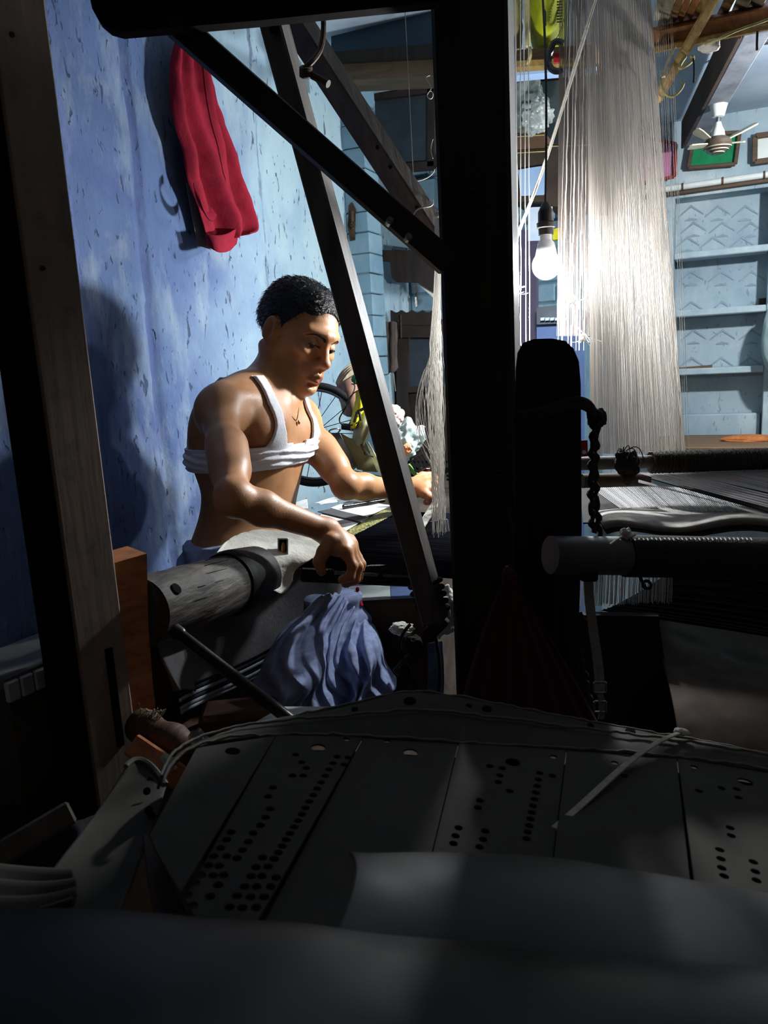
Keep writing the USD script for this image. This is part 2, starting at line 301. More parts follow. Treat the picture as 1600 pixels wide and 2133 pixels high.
# alcove wall beyond the pilaster
YA = 3.2; xa1 = -.55
alc = setting("wall_alcove", [box([(XW + xa1) / 2, YA + .1, .7], [xa1 - XW + .02, .2, 2.8], b=.001), box([xa1 - .04, (YA + YB) / 2 + .1, .7], [.08, YB - YA, 2.8], b=.001)], M_BRICKP)
for r_, z0 in enumerate(np.arange(.55, 2.0, .078)):
    xs = XW + .002 + (0 if r_ % 2 else -.1)
    while xs < xa1:
        a, b_ = max(xs, XW + .01), min(xs + .205, xa1)
        if b_ - a > .03: child(alc, "brick", box([(a + b_) / 2, YA - .002 + rng.normal(0, .0018), z0 + .035], [b_ - a - .008, .03, .07], b=.006), M_BRICKP)
        xs += .213
# unseen slab added at the right to keep the second lamp off the foreground
setting("unseen_blocker", [box([.30, 1.22, .7], [.10, 1.76, 2.7], b=.004)], mat("brown_mud_wall", "#6b625c", "#554d48", scale=5, rough=.9, bump=.4))
# low masonry ledge the weaver sits on, and the ledge on the other side of his pit
M_MUD = mat("mud_plaster", "#5c5047", "#443a33", scale=9, rough=.9, bump=.5, bscale=40, dist=.006)
setting("trim_2", [box([-1.06, 2.0, -.02], [.38, 2.4, 1.16], b=.02)], M_MUD)
# ---------------------------------------------------------------- the loom frame
M_OLDP = wood("post_wood", "#3a2c22", "#241a14", rough=.75, spec=.15)
M_GREYW = mat("grey_dusty_wood", "#5a544e", "#443e39", scale=1., stretch=(40, 40, 5), rough=.7, bump=.3, bscale=2)
M_BLK = mat("black_grimed_wood", "#17140f", "#0d0b0a", scale=1., stretch=(50, 50, 5), rough=.6, bump=.3, bscale=2, spec=.25)
M_IRON = mat("dark_iron", "#2b2826", "#1c1918", scale=30, rough=.35, metal=.6, bump=.15)
M_STEEL = mat("worn_steel", "#8d8f92", "#6a6c70", scale=60, rough=.3, metal=.9, bump=.1)
M_GOLD = mat("old_gold", "#c9a860", rough=.3, metal=1, bump=0)
M_STR = mat("pale_string", "#b7b2a8", "#a39d92", scale=90, rough=.85, bump=.3, bscale=400)
M_ROPE = mat("dark_rope", "#2a2520", "#191512", scale=150, rough=.9, bump=.6, bscale=300)

def post(pl, pr, d, ztop, zbot, thick, twist, name, label, material, parts=True):
    pass
# tall black post
a, b = P(931, 700, 1.2), P(1060, 700, 1.2); n = unit(np.cross(b - a, Z3)); n = n if n @ (CAM - a) > 0 else -n; n[2] = 0; n = unit(n)
n = Ro.from_rotvec([0, 0, math.radians(-14)]).apply(n); c = (a + b) / 2 - n * .062
t = T("loom_post", "tall black square wooden post beside the lit bulb", "post")
t.part("post_shaft", bar([c[0], c[1], -.4], [c[0], c[1], 2.04], .112, .12, n=n, b=.006), M_BLK)
for zz in (1.30, 1.02, .62): t.part("peg", rod(c + n * .055 + Z3 * (zz - c[2]), c + n * .072 + Z3 * (zz - c[2]), .006, 8), M_BLK)
t.part("string_binding", [tube(spline([c + n * .062 + np.cross(Z3, n) * s * .057 + Z3 * (.86 - c[2] + .006 * s + q * .006) - n * (.0 if abs(s) < 1 else .02) for s in (-1.05, -.5, 0, .5, 1.05)], 20), .0022, 6) for q in (0, 1)], M_ROPE)
t.done(); post_c, post_n = c, n
# short post with a rounded top
px0, px1, dd = 1074, 1209, 1.08
t = T("short_post", "short black wooden post with a rounded top, right of the tall post", "post")
ol = [(1074, 1500), (1073, 1100), (1074, 770), (1078, 735), (1090, 714), (1112, 706), (1150, 705), (1178, 710), (1195, 726), (1206, 752), (1210, 800), (1212, 1100), (1200, 1500)]
nn = CAM - P(1140, 900, dd); nn[2] = 0
t.part("post_shaft", outline(ol, dd, .06, n=unit(nn)), M_BLK)
t.part("rope_tie", [tube(spline([P(1070, 862 + q * 7, 1.045), P(1140, 850 + q * 7, 1.04), P(1208, 832 + q * 7, 1.05), P(1238, 858 + q * 7, 1.07)], 18), .0045, 7) for q in (0, 1, 2)], M_ROPE, "rope wound round the post")
t.done()
# top beam with a rounded end
ol = [(252, 67), (226, 60), (205, 42), (192, 18), (186, -10), (188, -90), (560, -150), (935, -190), (935, 2), (720, 24), (545, 42)]
M_SOOT = mat("brown_soot", "#1a130e", "#110c09", scale=20, rough=.9, bump=.2, spec=.05)
t = T("loom_beam", "thick black top beam with a rounded left end", "beam")
nn = CAM - P(560, 0, 1.02); nn[2] = 0
t.part("beam_board", outline(ol, 1.03, .022, n=unit(nn)), M_SOOT)
t.part("bolt", rod(P(365, 46, 1.01), P(365, 46, 1.05), .008, 10), M_IRON); t.done()
def strut(name, label, p0, p1, w, th, material, twist=0, cat_="beam", extra=None):
    a, b = P(*p0), P(*p1); t = T(name, label, cat_); t.part("bar", bar(a, b, w, th, twist=twist, b=.003), material)
    if extra: extra(t, a, b)
    t.done()
def two_screws(t, a, b):
    n = frame(a, b, twist=-20)[:, 1]; sg_ = -1 if frame(a, b, twist=-20)[2, 0] > 0 else 1
    t.part("bolt_head", lathe([(0, .006), (.004, .0055), (.006, .003), (.006, -.01)], a + (b - a) * .79 + frame(a, b, twist=-20) @ np.array([sg_ * .014, .0125, 0]), n, 10), M_STEEL, "bright round bolt head")
    t.part("bolt_head", lathe([(0, .006), (.004, .0055), (.006, .003), (.006, -.01)], a + (b - a) * .86 + frame(a, b, twist=-20) @ np.array([sg_ * .014, .0125, 0]), n, 10), M_STEEL, "bright round bolt head")
strut("diagonal_brace", "black brace running from the top beam down to the tall post", (362, 46, 1.08), (935, 551, 1.16), .037, .022, M_BLK, twist=-20, extra=two_screws)
def far_brace(t, a, b):
    for k, f in enumerate((.55, .63, .8)): t.part("nail", rod(a + (b - a) * f + unit(CAM - a) * .018, a + (b - a) * f + unit(CAM - a) * .03, .004, 8), M_IRON)
    q = a + (b - a) * .83; u = frame(a, b); t.part("wire_tie", tube(spline([q + u[:, 0] * .034 * math.cos(s) + u[:, 1] * .03 * math.sin(s) + u[:, 2] * .006 * math.sin(s * 3) for s in np.linspace(0, 6.28, 9)], 40), .0018, 6), M_STR)
strut("grey_brace", "dusty grey diagonal brace behind the black one", (590, 5, 1.45), (925, 520, 1.62), .05, .04, M_GREYW, twist=38, extra=far_brace)
# swinging batten arm
t = T("batten_arm", "long slanting batten arm crossing before the weaver, bright along its right side", "loom arm")
a, b = P(566, 30, 1.24), P(908, 1295, 1.30)
t.part("bar", bar(a, b, .036, .05, n=np.array([.12, -1., 0]), b=.003), M_GREYW); t.part("pivot_bolt", rod(P(572, 60, 1.19), P(572, 60, 1.26), .008, 10), M_IRON)
t.part("foot_wrap", [tube(spline([b + (a - b) * (.03 + .012 * q) + frame(a, b)[:, 0] * .027 * math.cos(s) + frame(a, b)[:, 1] * .02 * math.sin(s) for s in np.linspace(0, 6.28, 9)], 24), .004, 6) for q in range(4)], M_ROPE, "dark rope wound round the arm's lower end"); t.done()
# hooked cane with a wooden peg near the top
M_CANE = wood("brown_cane", "#5a3a22", "#3d2615", axis=0)
t = T("cane_hook", "bent brown cane hook tied to the batten arm near its top", "hook")
t.part("bent_cane", tube(spline([P(668, 5, 1.22), P(674, 60, 1.22), P(668, 100, 1.22), P(650, 128, 1.21), P(636, 142, 1.21)], 24), .0045, 8), M_CANE)
t.part("lashing", [tube(spline([P(636 + 9 * math.cos(s), 142 + q * 5 + 3 * math.sin(s), 1.20 - .012 * math.sin(s)) for s in np.linspace(0, 6.28, 8)], 16), .003, 6) for q in range(4)], M_CANE)
t.part("peg", rod(P(644, 153, 1.2), P(684, 175, 1.19), .006, 10), M_CANE); t.done()
# left post
M_LPOST = mat("pale_worn_wood", "#86766a", "#7d6e63", scale=1., stretch=(45, 45, 4), rough=.8, bump=.08, bscale=2, dirt="#3a2d25", dirt_amt=.35)
t = T("left_post", "broad worn wooden post at the left edge with one black side", "post")
cor = P(106, 950, .93); e1 = P(213, 950, .985); f1 = unit(np.array([(e1 - cor)[0], (e1 - cor)[1], 0])); wdt = np.linalg.norm((e1 - cor)[:2])
n1 = np.array([f1[1], -f1[0], 0]); n1 = n1 if n1 @ (CAM - cor) > 0 else -n1
cc = cor + f1 * wdt / 2 - n1 * .04
t.part("post_shaft", bar([cc[0], cc[1], -.4], [cc[0], cc[1], 2.04], wdt, .08, n=n1, b=.003), M_LPOST)
M_SHADE = mat("black_tarred_wood", "#0b0a0a", rough=.85, bump=.2, spec=.04)  # flat black that paints shade: the post's unlit side, slots and holes
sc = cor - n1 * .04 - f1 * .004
t.part("black_board", bar([sc[0], sc[1], -.4], [sc[0], sc[1], 2.03], .078, .008, n=-f1, b=.002), M_SHADE, "black board nailed on the post's left side")  # thin sheet paints the post's left face as unlit
q0 = P(232, 1600, x=None, d=.985); q0 = cor + f1 * wdt * .62
t.part("slot", bar([q0[0], q0[1], .56], [q0[0], q0[1], .70], .011, .004, n=n1, b=.0005), M_SHADE, "dark slot low on the post")
for zz in (1.18, 1.43): t.part("nail", rod(cor + f1 * wdt * .3 + n1 * .001 + Z3 * (zz - cor[2]), cor + f1 * wdt * .3 + n1 * .003 + Z3 * (zz - cor[2]), .003, 8), M_IRON)
t.done()
# orange-brown board that carries the cloth beam
M_ORW = mat("raw_orange_wood", "#c27d4e", "#9a5b36", scale=1., stretch=(18, 18, 70), rough=.7, bump=.3, bscale=2, dirt="#d8b690", dirt_amt=.15)
ol = [(240, 1172), (306, 1153), (309, 1300), (318, 1420), (328, 1505), (262, 1530), (250, 1330)]
nn = CAM - P(285, 1300, 1.06); nn[2] = 0
solo("beam_support", [outline(ol, 1.06, .07, n=Ro.from_rotvec([0, 0, math.radians(20)]).apply(unit(nn)))], M_ORW, "upright orange-brown sawn board behind the left post", "board")
# cloth beam: a log
M_LOG = mat("grey_log", "#544e48", "#332f2b", scale=1., stretch=(40, 8, 40), rough=.7, bump=.6, bscale=2.2, dist=.006, dirt="#1c1917", dirt_amt=.6)
L0, L1 = P(318, 1268, 1.10), P(478, 1216, 1.30); ax = unit(L1 - L0); L2 = L1 + ax * .42
t = T("cloth_beam", "thick grey log cloth beam with a hole, in front of the weaver's lap", "log")
t.part("log", tube(spline([L0 - ax * .03, L0, (L0 + L1) / 2, L1], 12), [.050, .050, .051, .05, .05, .051, .05, .05, .05, .05, .05, .05], 40), M_LOG)
t.part("collar", tube([L1 - ax * .012, L1, L1 + ax * .012, L1 + ax * .09], [.054, .057, .057, .053], 40), M_BLK, "black collar at the log's far end")
hn = unit(P(351, 1241, 1) - CAM) * -1; hn = unit(hn - ax * (hn @ ax)); hc_ = P(351, 1240, 1.09); foot = L0 + ax * ((hc_ - L0) @ ax)
dirh = unit(hc_ - foot); t.part("hole", lathe([(0, 0), (.0085, 0), (.0085, .006), (0, .0065)], foot + dirh * .0462, dirh, 16), M_SHADE, "dark hole bored in the log")
for k in range(5): t.part("crack", tube([L0 + ax * (.02 + .03 * k) + Ro.from_rotvec(ax * (.5 - .35 * k)).apply(dirh) * .0496, L0 + ax * (.09 + .03 * k) + Ro.from_rotvec(ax * (.52 - .35 * k)).apply(dirh) * .0496], [.0012, .0006], 5), M_SHADE)
t.done()
# lever rod
t = T("iron_lever", "black iron lever slanting down from under the log", "rod"); a, b = P(362, 1312, 1.06), P(608, 1502, 1.0)
t.part("shaft", rod(a, b, .0085, 14), M_IRON); t.part("end", lathe([(0, -.001), (.0105, 0), (.0105, .012), (.0085, .016)], a, b - a, 14), M_IRON); t.done()
# finished cloth wound below the beam
M_GREYC = mat("grey_cloth", "#6f6e70", "#5d5c60", scale=14, rough=.9, bump=.2, bscale=180, spec=.1)
M_STRIPE = mat("pale_selvedge", "#9aa0aa", "#8c93a0", scale=60, rough=.85); M_DSTRIPE = mat("dark_selvedge", "#1f2230", rough=.9)
rows = [[(330, 1330, 1.16), (430, 1265, 1.34), (560, 1200, 1.47), (700, 1190, 1.52)], [(345, 1390, 1.17), (440, 1330, 1.3), (570, 1270, 1.44), (712, 1218, 1.5)], [(372, 1440, 1.2), (450, 1405, 1.3), (575, 1345, 1.42), (700, 1243, 1.47)]]
t = T("finished_cloth", "grey finished cloth wound down under the log, striped at its edge", "cloth")
gg = crumple(dense(pgrid(rows), 40, 60), .003, 12, 3); t.part("cloth", sheet(gg, .004), M_GREYC, smooth=True)
for k, (o, m_) in enumerate(((0.004, M_DSTRIPE), (.012, M_STRIPE), (.019, M_DSTRIPE), (.026, M_STRIPE), (.033, M_STRIPE))):
    e = gg[-1] + np.array([0, 0, -o]) - FWD * .002 * (k % 2); e2 = e - Z3 * .0055
    t.part("edge_fold", sheet(np.stack([e, e2]), .003), m_, smooth=True)
t.done()
# loose hanging flap of grey cloth at the left
gg = crumple(dense(pgrid([[(328, 1335, 1.2), (372, 1345, 1.22), (395, 1350, 1.24)], [(345, 1385, 1.2), (384, 1390, 1.22), (400, 1395, 1.24)], [(360, 1440, 1.2), (388, 1436, 1.22), (408, 1440, 1.24)]]), 24, 20), .006, 20, 8)
solo("cloth_flap", sheet(gg, .003), M_GREYC, "small grey cloth flap hanging beside the orange-brown board", "cloth", smooth=True)

# woven sari on the loom: fell, border and warp at one height
ZW = .690
A0, A1 = P(619, 1182, z=ZW), P(826, 1064, z=ZW)       # near and far end of the fell
fx = (A0[0] + A1[0]) / 2; y0, y1 = A0[1], A1[1]
M_BORD = "/World/Looks/brocade_border"
usdkit.material(stage, M_BORD, {"pos": ("geometry", {}), "v": ("voronoi_texture", {"scale": 150., "feature": "f1"}), "n": ("noise_texture", {"scale": 90., "detail": 3}), "a": ("math", {"math_type": "multiply"}), "r": ("rgb_ramp", {"ramp": [(.1, lin("#1c2418")), (.22, lin("#5d6438")), (.32, lin("#b4a868")), (.45, lin("#3a4426"))]}), "p": ("principled_bsdf", {"roughness": .4, "specular_ior_level": .5})},
    [("pos.position", "v.vector"), ("pos.position", "n.vector"), ("v.distance", "a.value1"), ("n.fac", "a.value2"), ("a.value", "r.fac"), ("r.color", "p.base_color")], surface="p.BSDF")
M_NAVY = mat("navy_silk", "#0a0c1c", "#060814", scale=1., stretch=(3, 900, 3), rough=.8, bump=.2, bscale=1, spec=.08)
t = T("woven_sari", "navy silk web on the loom ending in a green and gold brocade border", "fabric")
t.part("brocade_border", box([fx - .023, (y0 + y1) / 2, ZW], [.046, y1 - y0, .0025], b=.0005), M_BORD, "green and gold brocade strip along the weaving edge")
t.part("warp_threads", [tube(np.array([[fx - .004, yy, ZW - .001], [-.31, yy, ZW - .003]]), .00062, 4) for yy in np.linspace(y0 + .004, y1 - .004, 205)], M_NAVY, "dark navy warp stretched towards the tall post", kind="stuff")
gx = np.linspace(fx - .036, -.86, 14)
t.part("finished_web", sheet(np.stack([np.stack([gx, np.full(14, yy), ZW - .004 - .02 * ((fx - .036 - gx) / .1) ** 2], -1) for yy in (y0, y1)]), .002), M_NAVY); t.done()
# white cover cloth over the log with its folded corner
M_WHC = mat("white_cotton", "#dedcd2", "#cfcdc4", scale=25, rough=.9, bump=.3, bscale=160, spec=.1)
M_PAPER = mat("white_paper", "#c6c8c6", "#b9bbb8", scale=20, rough=.8, bump=.08)
rows = [[(462, 1150, 1.33), (520, 1106, 1.47), (590, 1108, 1.52), (640, 1118, 1.50), (680, 1128, 1.47)],
        [(448, 1166, 1.28), (500, 1135, 1.38), (570, 1132, 1.43), (630, 1140, 1.44), (668, 1150, 1.43)],
        [(470, 1184, 1.27), (520, 1165, 1.34), (575, 1160, 1.385), (622, 1166, 1.40), (646, 1166, 1.41)],
        [(492, 1202, 1.27), (533, 1196, 1.32), (575, 1190, 1.37), (604, 1188, 1.39), (622, 1180, 1.40)],
        [(502, 1206, 1.265), (545, 1222, 1.305), (572, 1232, 1.35), (590, 1236, 1.37), (610, 1210, 1.385)]]
gg = crumple(dense(pgrid(rows), 60, 60), .004, 22, 11)
solo("cover_cloth", sheet(gg, .0018), M_WHC, "white cotton cover cloth folded over the log, small metal box on it", "cloth", smooth=True)
# patch sewn on its corner
gg2 = gg[34:50, 3:16] + unit(CAM - gg[40, 8]) * .004
# metal bobbin tin standing on it
bc = P(590, 1142, 1.405); xx, yy, zz = RGT, FWD, UPV
M_TIN = mat("bright_tin", "#c9cbd0", rough=.45, metal=.3, bump=0)
t = T("bobbin_tin", "small upright metal tin with a gold bobbin inside, standing on the white cover cloth", "tin")
for sx in (-1, 1): t.part("side_wall", box(bc + xx * sx * .0085, [.0026, .010, .038], np.c_[xx, yy, zz], b=.0008), M_TIN)
t.part("back_plate", box(bc + yy * .005, [.018, .0016, .036], np.c_[xx, yy, zz], b=.0005), M_SHADE)
t.part("rim", [box(bc + zz * .0175, [.018, .012, .003], np.c_[xx, yy, zz], b=.0008), box(bc - zz * .0175, [.018, .012, .006], np.c_[xx, yy, zz], b=.0008)], M_TIN)
t.part("bobbin", lathe([(0, -.011), (.002, -.011), (.0045, -.007), (.0045, .006), (.002, .011), (0, .012)], bc - yy * .0005, zz, 14), M_GOLD, "gold thread bobbin"); t.done()
# papers, comb strip and pen on the web
Zp = ZW + .004
def flat_on(z, pxs, t=.001): 
    pts = [P(a, b, z=z) for a, b in pxs]; o = np.array(pts[0]); return extrude([(p[0] - o[0], p[1] - o[1]) for p in pts], t, np.eye(3), [o[0], o[1], z])
solo("paper_sheet", flat_on(Zp, [(688, 1058), (736, 1040), (815, 1053), (762, 1078)]), M_PAPER, "white paper sheet under the black pen", "paper")
solo("paper_sheet", flat_on(Zp, [(660, 1080), (680, 1062), (752, 1086), (716, 1109)]), M_PAPER, "white paper between the grey strip and the brocade border", "paper")
M_GSTR = mat("grey_card", "#4a4b4c", "#404142", scale=40, rough=.8)
solo("grey_strip", flat_on(Zp + .003, [(662, 1066), (690, 1060), (768, 1078), (752, 1088)], .002), M_GSTR, "dark grey strip laid across the white papers", "strip")
t = T("black_pen", "long black pen lying on the white paper", "pen"); a, b = P(716, 1056, z=Zp + .006), P(800, 1042, z=Zp + .006)
M_PEN = mat("pen_black", "#0c0c0d", rough=.2, bump=0, spec=.6); t.part("barrel", rod(a, b, .0055, 12), M_PEN); t.part("cap", rod(a - unit(b - a) * .001, a + (b - a) * .3, .0062, 12), M_PEN); t.part("clip", bar(a + Z3 * .007, a + (b - a) * .25 + Z3 * .007, .002, .001), M_STEEL); t.done()
for k, (q, lb) in enumerate((([(655, 1048), (720, 1028), (727, 1041), (690, 1046)], "crumpled greenish paper slip at the far side of the loom"), ([(612, 1048), (640, 1041), (642, 1058), (622, 1062)], "small pale paper corner beside the weaver's belly"), ([(662, 1046), (700, 1040), (704, 1046), (668, 1052)], "thin pale card slip lying left of the pen"))):
    gq = crumple(dense([[P(*q[0], z=Zp + .01), P(*q[1], z=Zp + .012)], [P(*q[3], z=Zp + .004), P(*q[2], z=Zp + .006)]], 14, 14), .004, 40, 30 + k)
    solo("paper_slip", sheet(gq, .001), M_PAPER, lb, "paper", smooth=True)
# reed edge / shuttle race along the near selvedge
a, b = P(628, 1197, 1.40), P(868, 1208, 1.40)
t = T("shuttle_race", "black wooden shuttle race below the weaver's right hand with worn bright metal", "loom part")
t.part("rail", bar(a, b, .026, .03, b=.003), M_BLK)
t.part("metal_strip", [bar(a + (b - a) * s0 + unit(CAM - a) * .017 + UPV * .006, a + (b - a) * s1 + unit(CAM - a) * .017 + UPV * .006, .006, .002) for s0, s1 in ((.28, .45), (.48, .66), (.7, .95))], M_STEEL, "bright worn metal strips")
t.part("shuttle_tip", lathe([(0, 0), (.003, .004), (.006, .018), (.007, .03), (.007, .08), (0, .08)], a + (b - a) * .52 + UPV * .018, b - a, 12), M_STEEL, "pointed steel tip"); t.done()
# tile-topped seat block with red tassel
M_TILEA = mat("pale_tile", "#c3ccc6", "#b3bdb8", scale=20, rough=.35, bump=.05); M_TILEB = mat("blue_tile", "#5c6f9c", "#536590", scale=20, rough=.35, bump=.05)
M_BRW = mat("brown_block", "#4b382b", "#33251c", scale=8, rough=.85, bump=.4)
t = T("tiled_block", "brown block topped with pale and blue check tiles, behind the batten arm", "block")
q = [P(722, 1250, 1.52), P(900, 1252, 1.52), P(728, 1207, 1.66)]; ux, uy = unit(q[1] - q[0]), q[2] - q[0]; ux[2] = 0; uy[2] = 0; ux = unit(ux); uy = unit(uy - ux * (uy @ ux)); Rb = np.c_[ux, uy, Z3]
W_, D_ = .175, .17
t.part("body", box(q[0] + ux * W_ / 2 + uy * D_ / 2 - Z3 * .155, [W_, D_, .30], Rb, b=.006), M_BRW)
for i in range(2):
    for j in range(2):
        t.part("tile", box(q[0] + ux * W_ * (i + .5) / 2 + uy * D_ * (j + .5) / 2, [W_ / 2 - .001, D_ / 2 - .001, .007], Rb, b=.001), (M_TILEA, M_TILEB)[(i + j) % 2])
t.done()
M_RED = mat("red_thread", "#c01824", "#8e0f18", scale=120, rough=.8, bump=.5, bscale=300)
t = T("red_tassel", "small red tassel at the corner of the tiled block", "tassel"); tp = q[0] + RGT * .022 - FWD * .006
t.part("knot", blob(tp + UPV * .022, [.004, .004, .005], seed=3), M_RED); t.part("knot", blob(tp + UPV * .012, [.004, .004, .005], seed=4), M_RED); t.part("tuft", lathe([(0, .012), (.004, .010), (.0075, -.002), (.0085, -.012), (0, -.013)], tp, UPV + RGT * -.3, 12), M_RED); t.done()
# white cloth bundles beyond the batten's foot
for k, (px, py, d, r, lb) in enumerate(((918, 1270, 1.45, [.035, .03, .05], "white cloth bundle low beside the tall post"), (838, 1310, 1.42, [.022, .02, .012], "small white rag on the dark treadles"))):
    solo("cloth_bundle", blob(P(px, py, d), r, seed=40 + k, amp=.35, sub=4, scale=9), M_WHC, lb, "cloth", smooth=True)
# far end of the reed: pale slanting slats behind the hanging threads
t = T("far_batten_slat", "pale blurred slat slanting behind the hanging threads", "slat"); t.part("slat", bar(P(868, 1112, 1.62), P(912, 1040, 1.68), .016, .006), M_WHC); t.part("slat", bar(P(898, 1185, 1.56), P(932, 1135, 1.6), .022, .006), M_WHC); t.done()
M_DGREY = mat("dark_grey_board", "#3a3d44", "#2d3036", scale=20, rough=.7)
solo("reed_board", bar(P(900, 1085, 1.66), P(915, 1200, 1.62), .07, .01), M_DGREY, "dark grey board behind the hanging threads, under the left hand", "board")
# dark treadle shapes and brick pit wall underneath
t = T("treadle_gear", "black treadle gear with knotted cords under the tiled block", "loom part")
t.part("arm", bar(P(880, 1330, 1.38), P(935, 1260, 1.36), .012, .012), M_ROPE); t.part("arm", bar(P(826, 1400, 1.45), P(930, 1290, 1.4), .018, .02), M_BLK)
t.part("cord", [tube(spline([P(855, 1300, 1.37), P(838, 1370, 1.36), P(860, 1420, 1.36), P(850, 1480, 1.36)], 20), .003, 6), tube(spline([P(905, 1320, 1.34), P(916, 1400, 1.34), P(905, 1480, 1.33)], 20), .003, 6)], M_ROPE)
t.part("knot", [blob(P(862, 1345, 1.36), [.016, .014, .02], seed=6, amp=.4), blob(P(845, 1400, 1.36), [.012, .012, .018], seed=9, amp=.4)], M_ROPE); t.done()
solo("blue_hanging_rag", sheet(crumple(dense(pgrid([[(890, 1340, 1.37), (922, 1335, 1.36)], [(892, 1400, 1.37), (925, 1400, 1.36)], [(888, 1470, 1.37), (922, 1475, 1.36)]]), 30, 14), .008, 25, 6), .002), mat("dim_blue_cotton", "#5d7796", "#4a6280", scale=30, rough=.9), "narrow dim blue rag hanging left of the tall post's foot", "cloth", smooth=True)
# ---------------------------------------------------------------- threads and cords
def thr(name, c, tr=.25, rough=.6):
    p = f"/World/Looks/{name}"
    usdkit.material(stage, p, {"p": ("principled_bsdf", {"base_color": lin(c), "roughness": rough, "specular_ior_level": .4}), "t": ("translucent_bsdf", {"color": lin(c)}), "m": ("mix_closure", {"fac": tr})}, [("p.BSDF", "m.closure1"), ("t.BSDF", "m.closure2")], surface="m.closure"); return p
M_THW = thr("white_harness_thread", "#968e86", .18); M_THR = thr("raw_silk_thread", "#b5a892"); M_THG = thr("warp_thread", "#dedbdc", .15); M_THB = thr("navy_thread", "#141b3c", .05); M_THP = thr("mauve_thread", "#584d47", .12)
# harness: the pale curtain of jacquard cords, many layers deep
def curtain(name, label, top, bot, n, layers, dd, w, material, jit=1., seed=1, sag=0.):
    r = np.random.default_rng(seed); lines = []; ws = []
    for L in range(layers):
        for k in range(n):
            u = (k + r.uniform(-.4, .4)) / (n - 1); ut = u + r.normal(0, .004 * jit); f = L / max(layers - 1, 1)
            a = [np.interp(ut, top[0], top[i]) for i in (1, 2, 3)]; b = [np.interp(u, bot[0], bot[i]) for i in (1, 2, 3)]
            p0, p1 = P(a[0], a[1], a[2] + f * dd), P(b[0] + r.normal(0, .8 * jit), b[1], b[2] + f * dd * .6)
            s = np.linspace(0, 1, 7)[:, None]; q = p0 + (p1 - p0) * s; q[1:-1] += RGT * r.normal(0, .0006 * jit, (5, 1)) - FWD * sag * np.sin(s[1:-1] * np.pi); lines.append(q); ws.append(w * r.uniform(.7, 1.25))
    c = curves(path_for(name), lines, ws, material); tag(c.GetPrim(), label, "threads", kind="stuff")
U = [0, .25, .5, .75, 1]
curtain("harness_threads", "pale curtain of harness threads hanging right of the bulb down to the wrapped rod", [U, [1222, 1256, 1290, 1322, 1352], [-40] * 5, [1.66, 1.68, 1.72, 1.78, 1.84]], [U, [1232, 1280, 1330, 1380, 1428], [945, 945, 945, 945, 945], [1.58, 1.62, 1.68, 1.76, 1.84]], 92, 5, .10, .00080, M_THW, seed=2)
curtain("harness_fringe", "few loose threads at the right edge of the pale thread curtain", [U, [1362, 1370, 1378, 1388, 1398], [-40] * 5, [1.86] * 5], [U, [1398, 1408, 1416, 1426, 1436], [940] * 5, [1.84] * 5], 9, 1, 0, .0009, M_THW, seed=5)
curtain("mauve_threads", "dim brownish thread curtain between the bulb and the pale curtain", [U, [1166, 1180, 1194, 1208, 1222], [-40] * 5, [1.95, 1.95, 1.95, 1.92, 1.9]], [U, [1162, 1176, 1192, 1210, 1232], [700] * 5, [1.9, 1.9, 1.9, 1.86, 1.84]], 34, 5, .12, .0008, M_THP, seed=6)
# thicker cords near the bulb, each on its own
M_CORD = thr("white_cord", "#cfcac4", .15)
cords = [(1058, 1068, 1.9, 1.86, .0018), (1066, 1073, 1.9, 1.85, .0018), (1073, 1080, 1.92, 1.86, .0028), (1084, 1085, 1.92, 1.87, .0017), (1092, 1096, 1.92, 1.88, .0017), (1100, 1104, 1.94, 1.88, .0017)]
for k, (xa, xb, da, db, r_) in enumerate(cords):
    s = np.linspace(0, 1, 14)[:, None]; q = P(xa, -30, da) + (P(xb, 720, db) - P(xa, -30, da)) * s; q[1:-1] += RGT * rng.normal(0, .0005, (12, 1))
    solo("harness_cord", tube(q, r_ * .8, 6), M_CORD, ("first", "second", "third", "fourth", "fifth", "sixth")[k] + " thin white cord from the tall post, left of the lit bulb", "cord", group="cords left of the bulb")
cords2 = [(1176, 1162, .0011), (1182, 1171, .0022), (1190, 1183, .0011), (1196, 1190, .0024), (1204, 1200, .0012), (1211, 1207, .002), (1217, 1216, .0012)]
for k, (xa, xb, r_) in enumerate(cords2):
    s = np.linspace(0, 1, 30)[:, None]; q = P(xa + 8, -30, 1.97) + (P(xb, 730, 1.84) - P(xa + 8, -30, 1.97)) * s
    if r_ > .0019: q += RGT * (.0009 * np.sin(np.arange(30) * 1.7))[:, None]
    solo("tie_cord", tube(q, r_ * .8, 6), M_CORD, ("first", "second", "third", "fourth", "fifth", "sixth", "seventh")[k] + " white cord counted rightwards from the lit bulb", "cord", group="cords right of the bulb")
t = T("slanting_strap", "twisted pale strap slanting from top right down to the tall post", "strap")
a, b, c_ = P(1244, -20, 1.62), P(1100, 428, 1.84), P(1071, 505, 1.86)
t.part("strand", tube(spline([a, (a + b) / 2 + RGT * .004, b, c_, P(1069, 600, 1.86)], 40), .0018, 6), M_STR); t.part("strand", tube(spline([a + RGT * .005, (a + b) / 2 + RGT * .009, b + RGT * .006, c_ + RGT * .006, P(1076, 600, 1.86)], 40), .0014, 6), M_STR)
t.part("web", sheet(np.stack([spline([a, b, c_], 30), spline([a + RGT * .005, b + RGT * .006, c_ + RGT * .006], 30)]), .0012), M_STR); t.done()
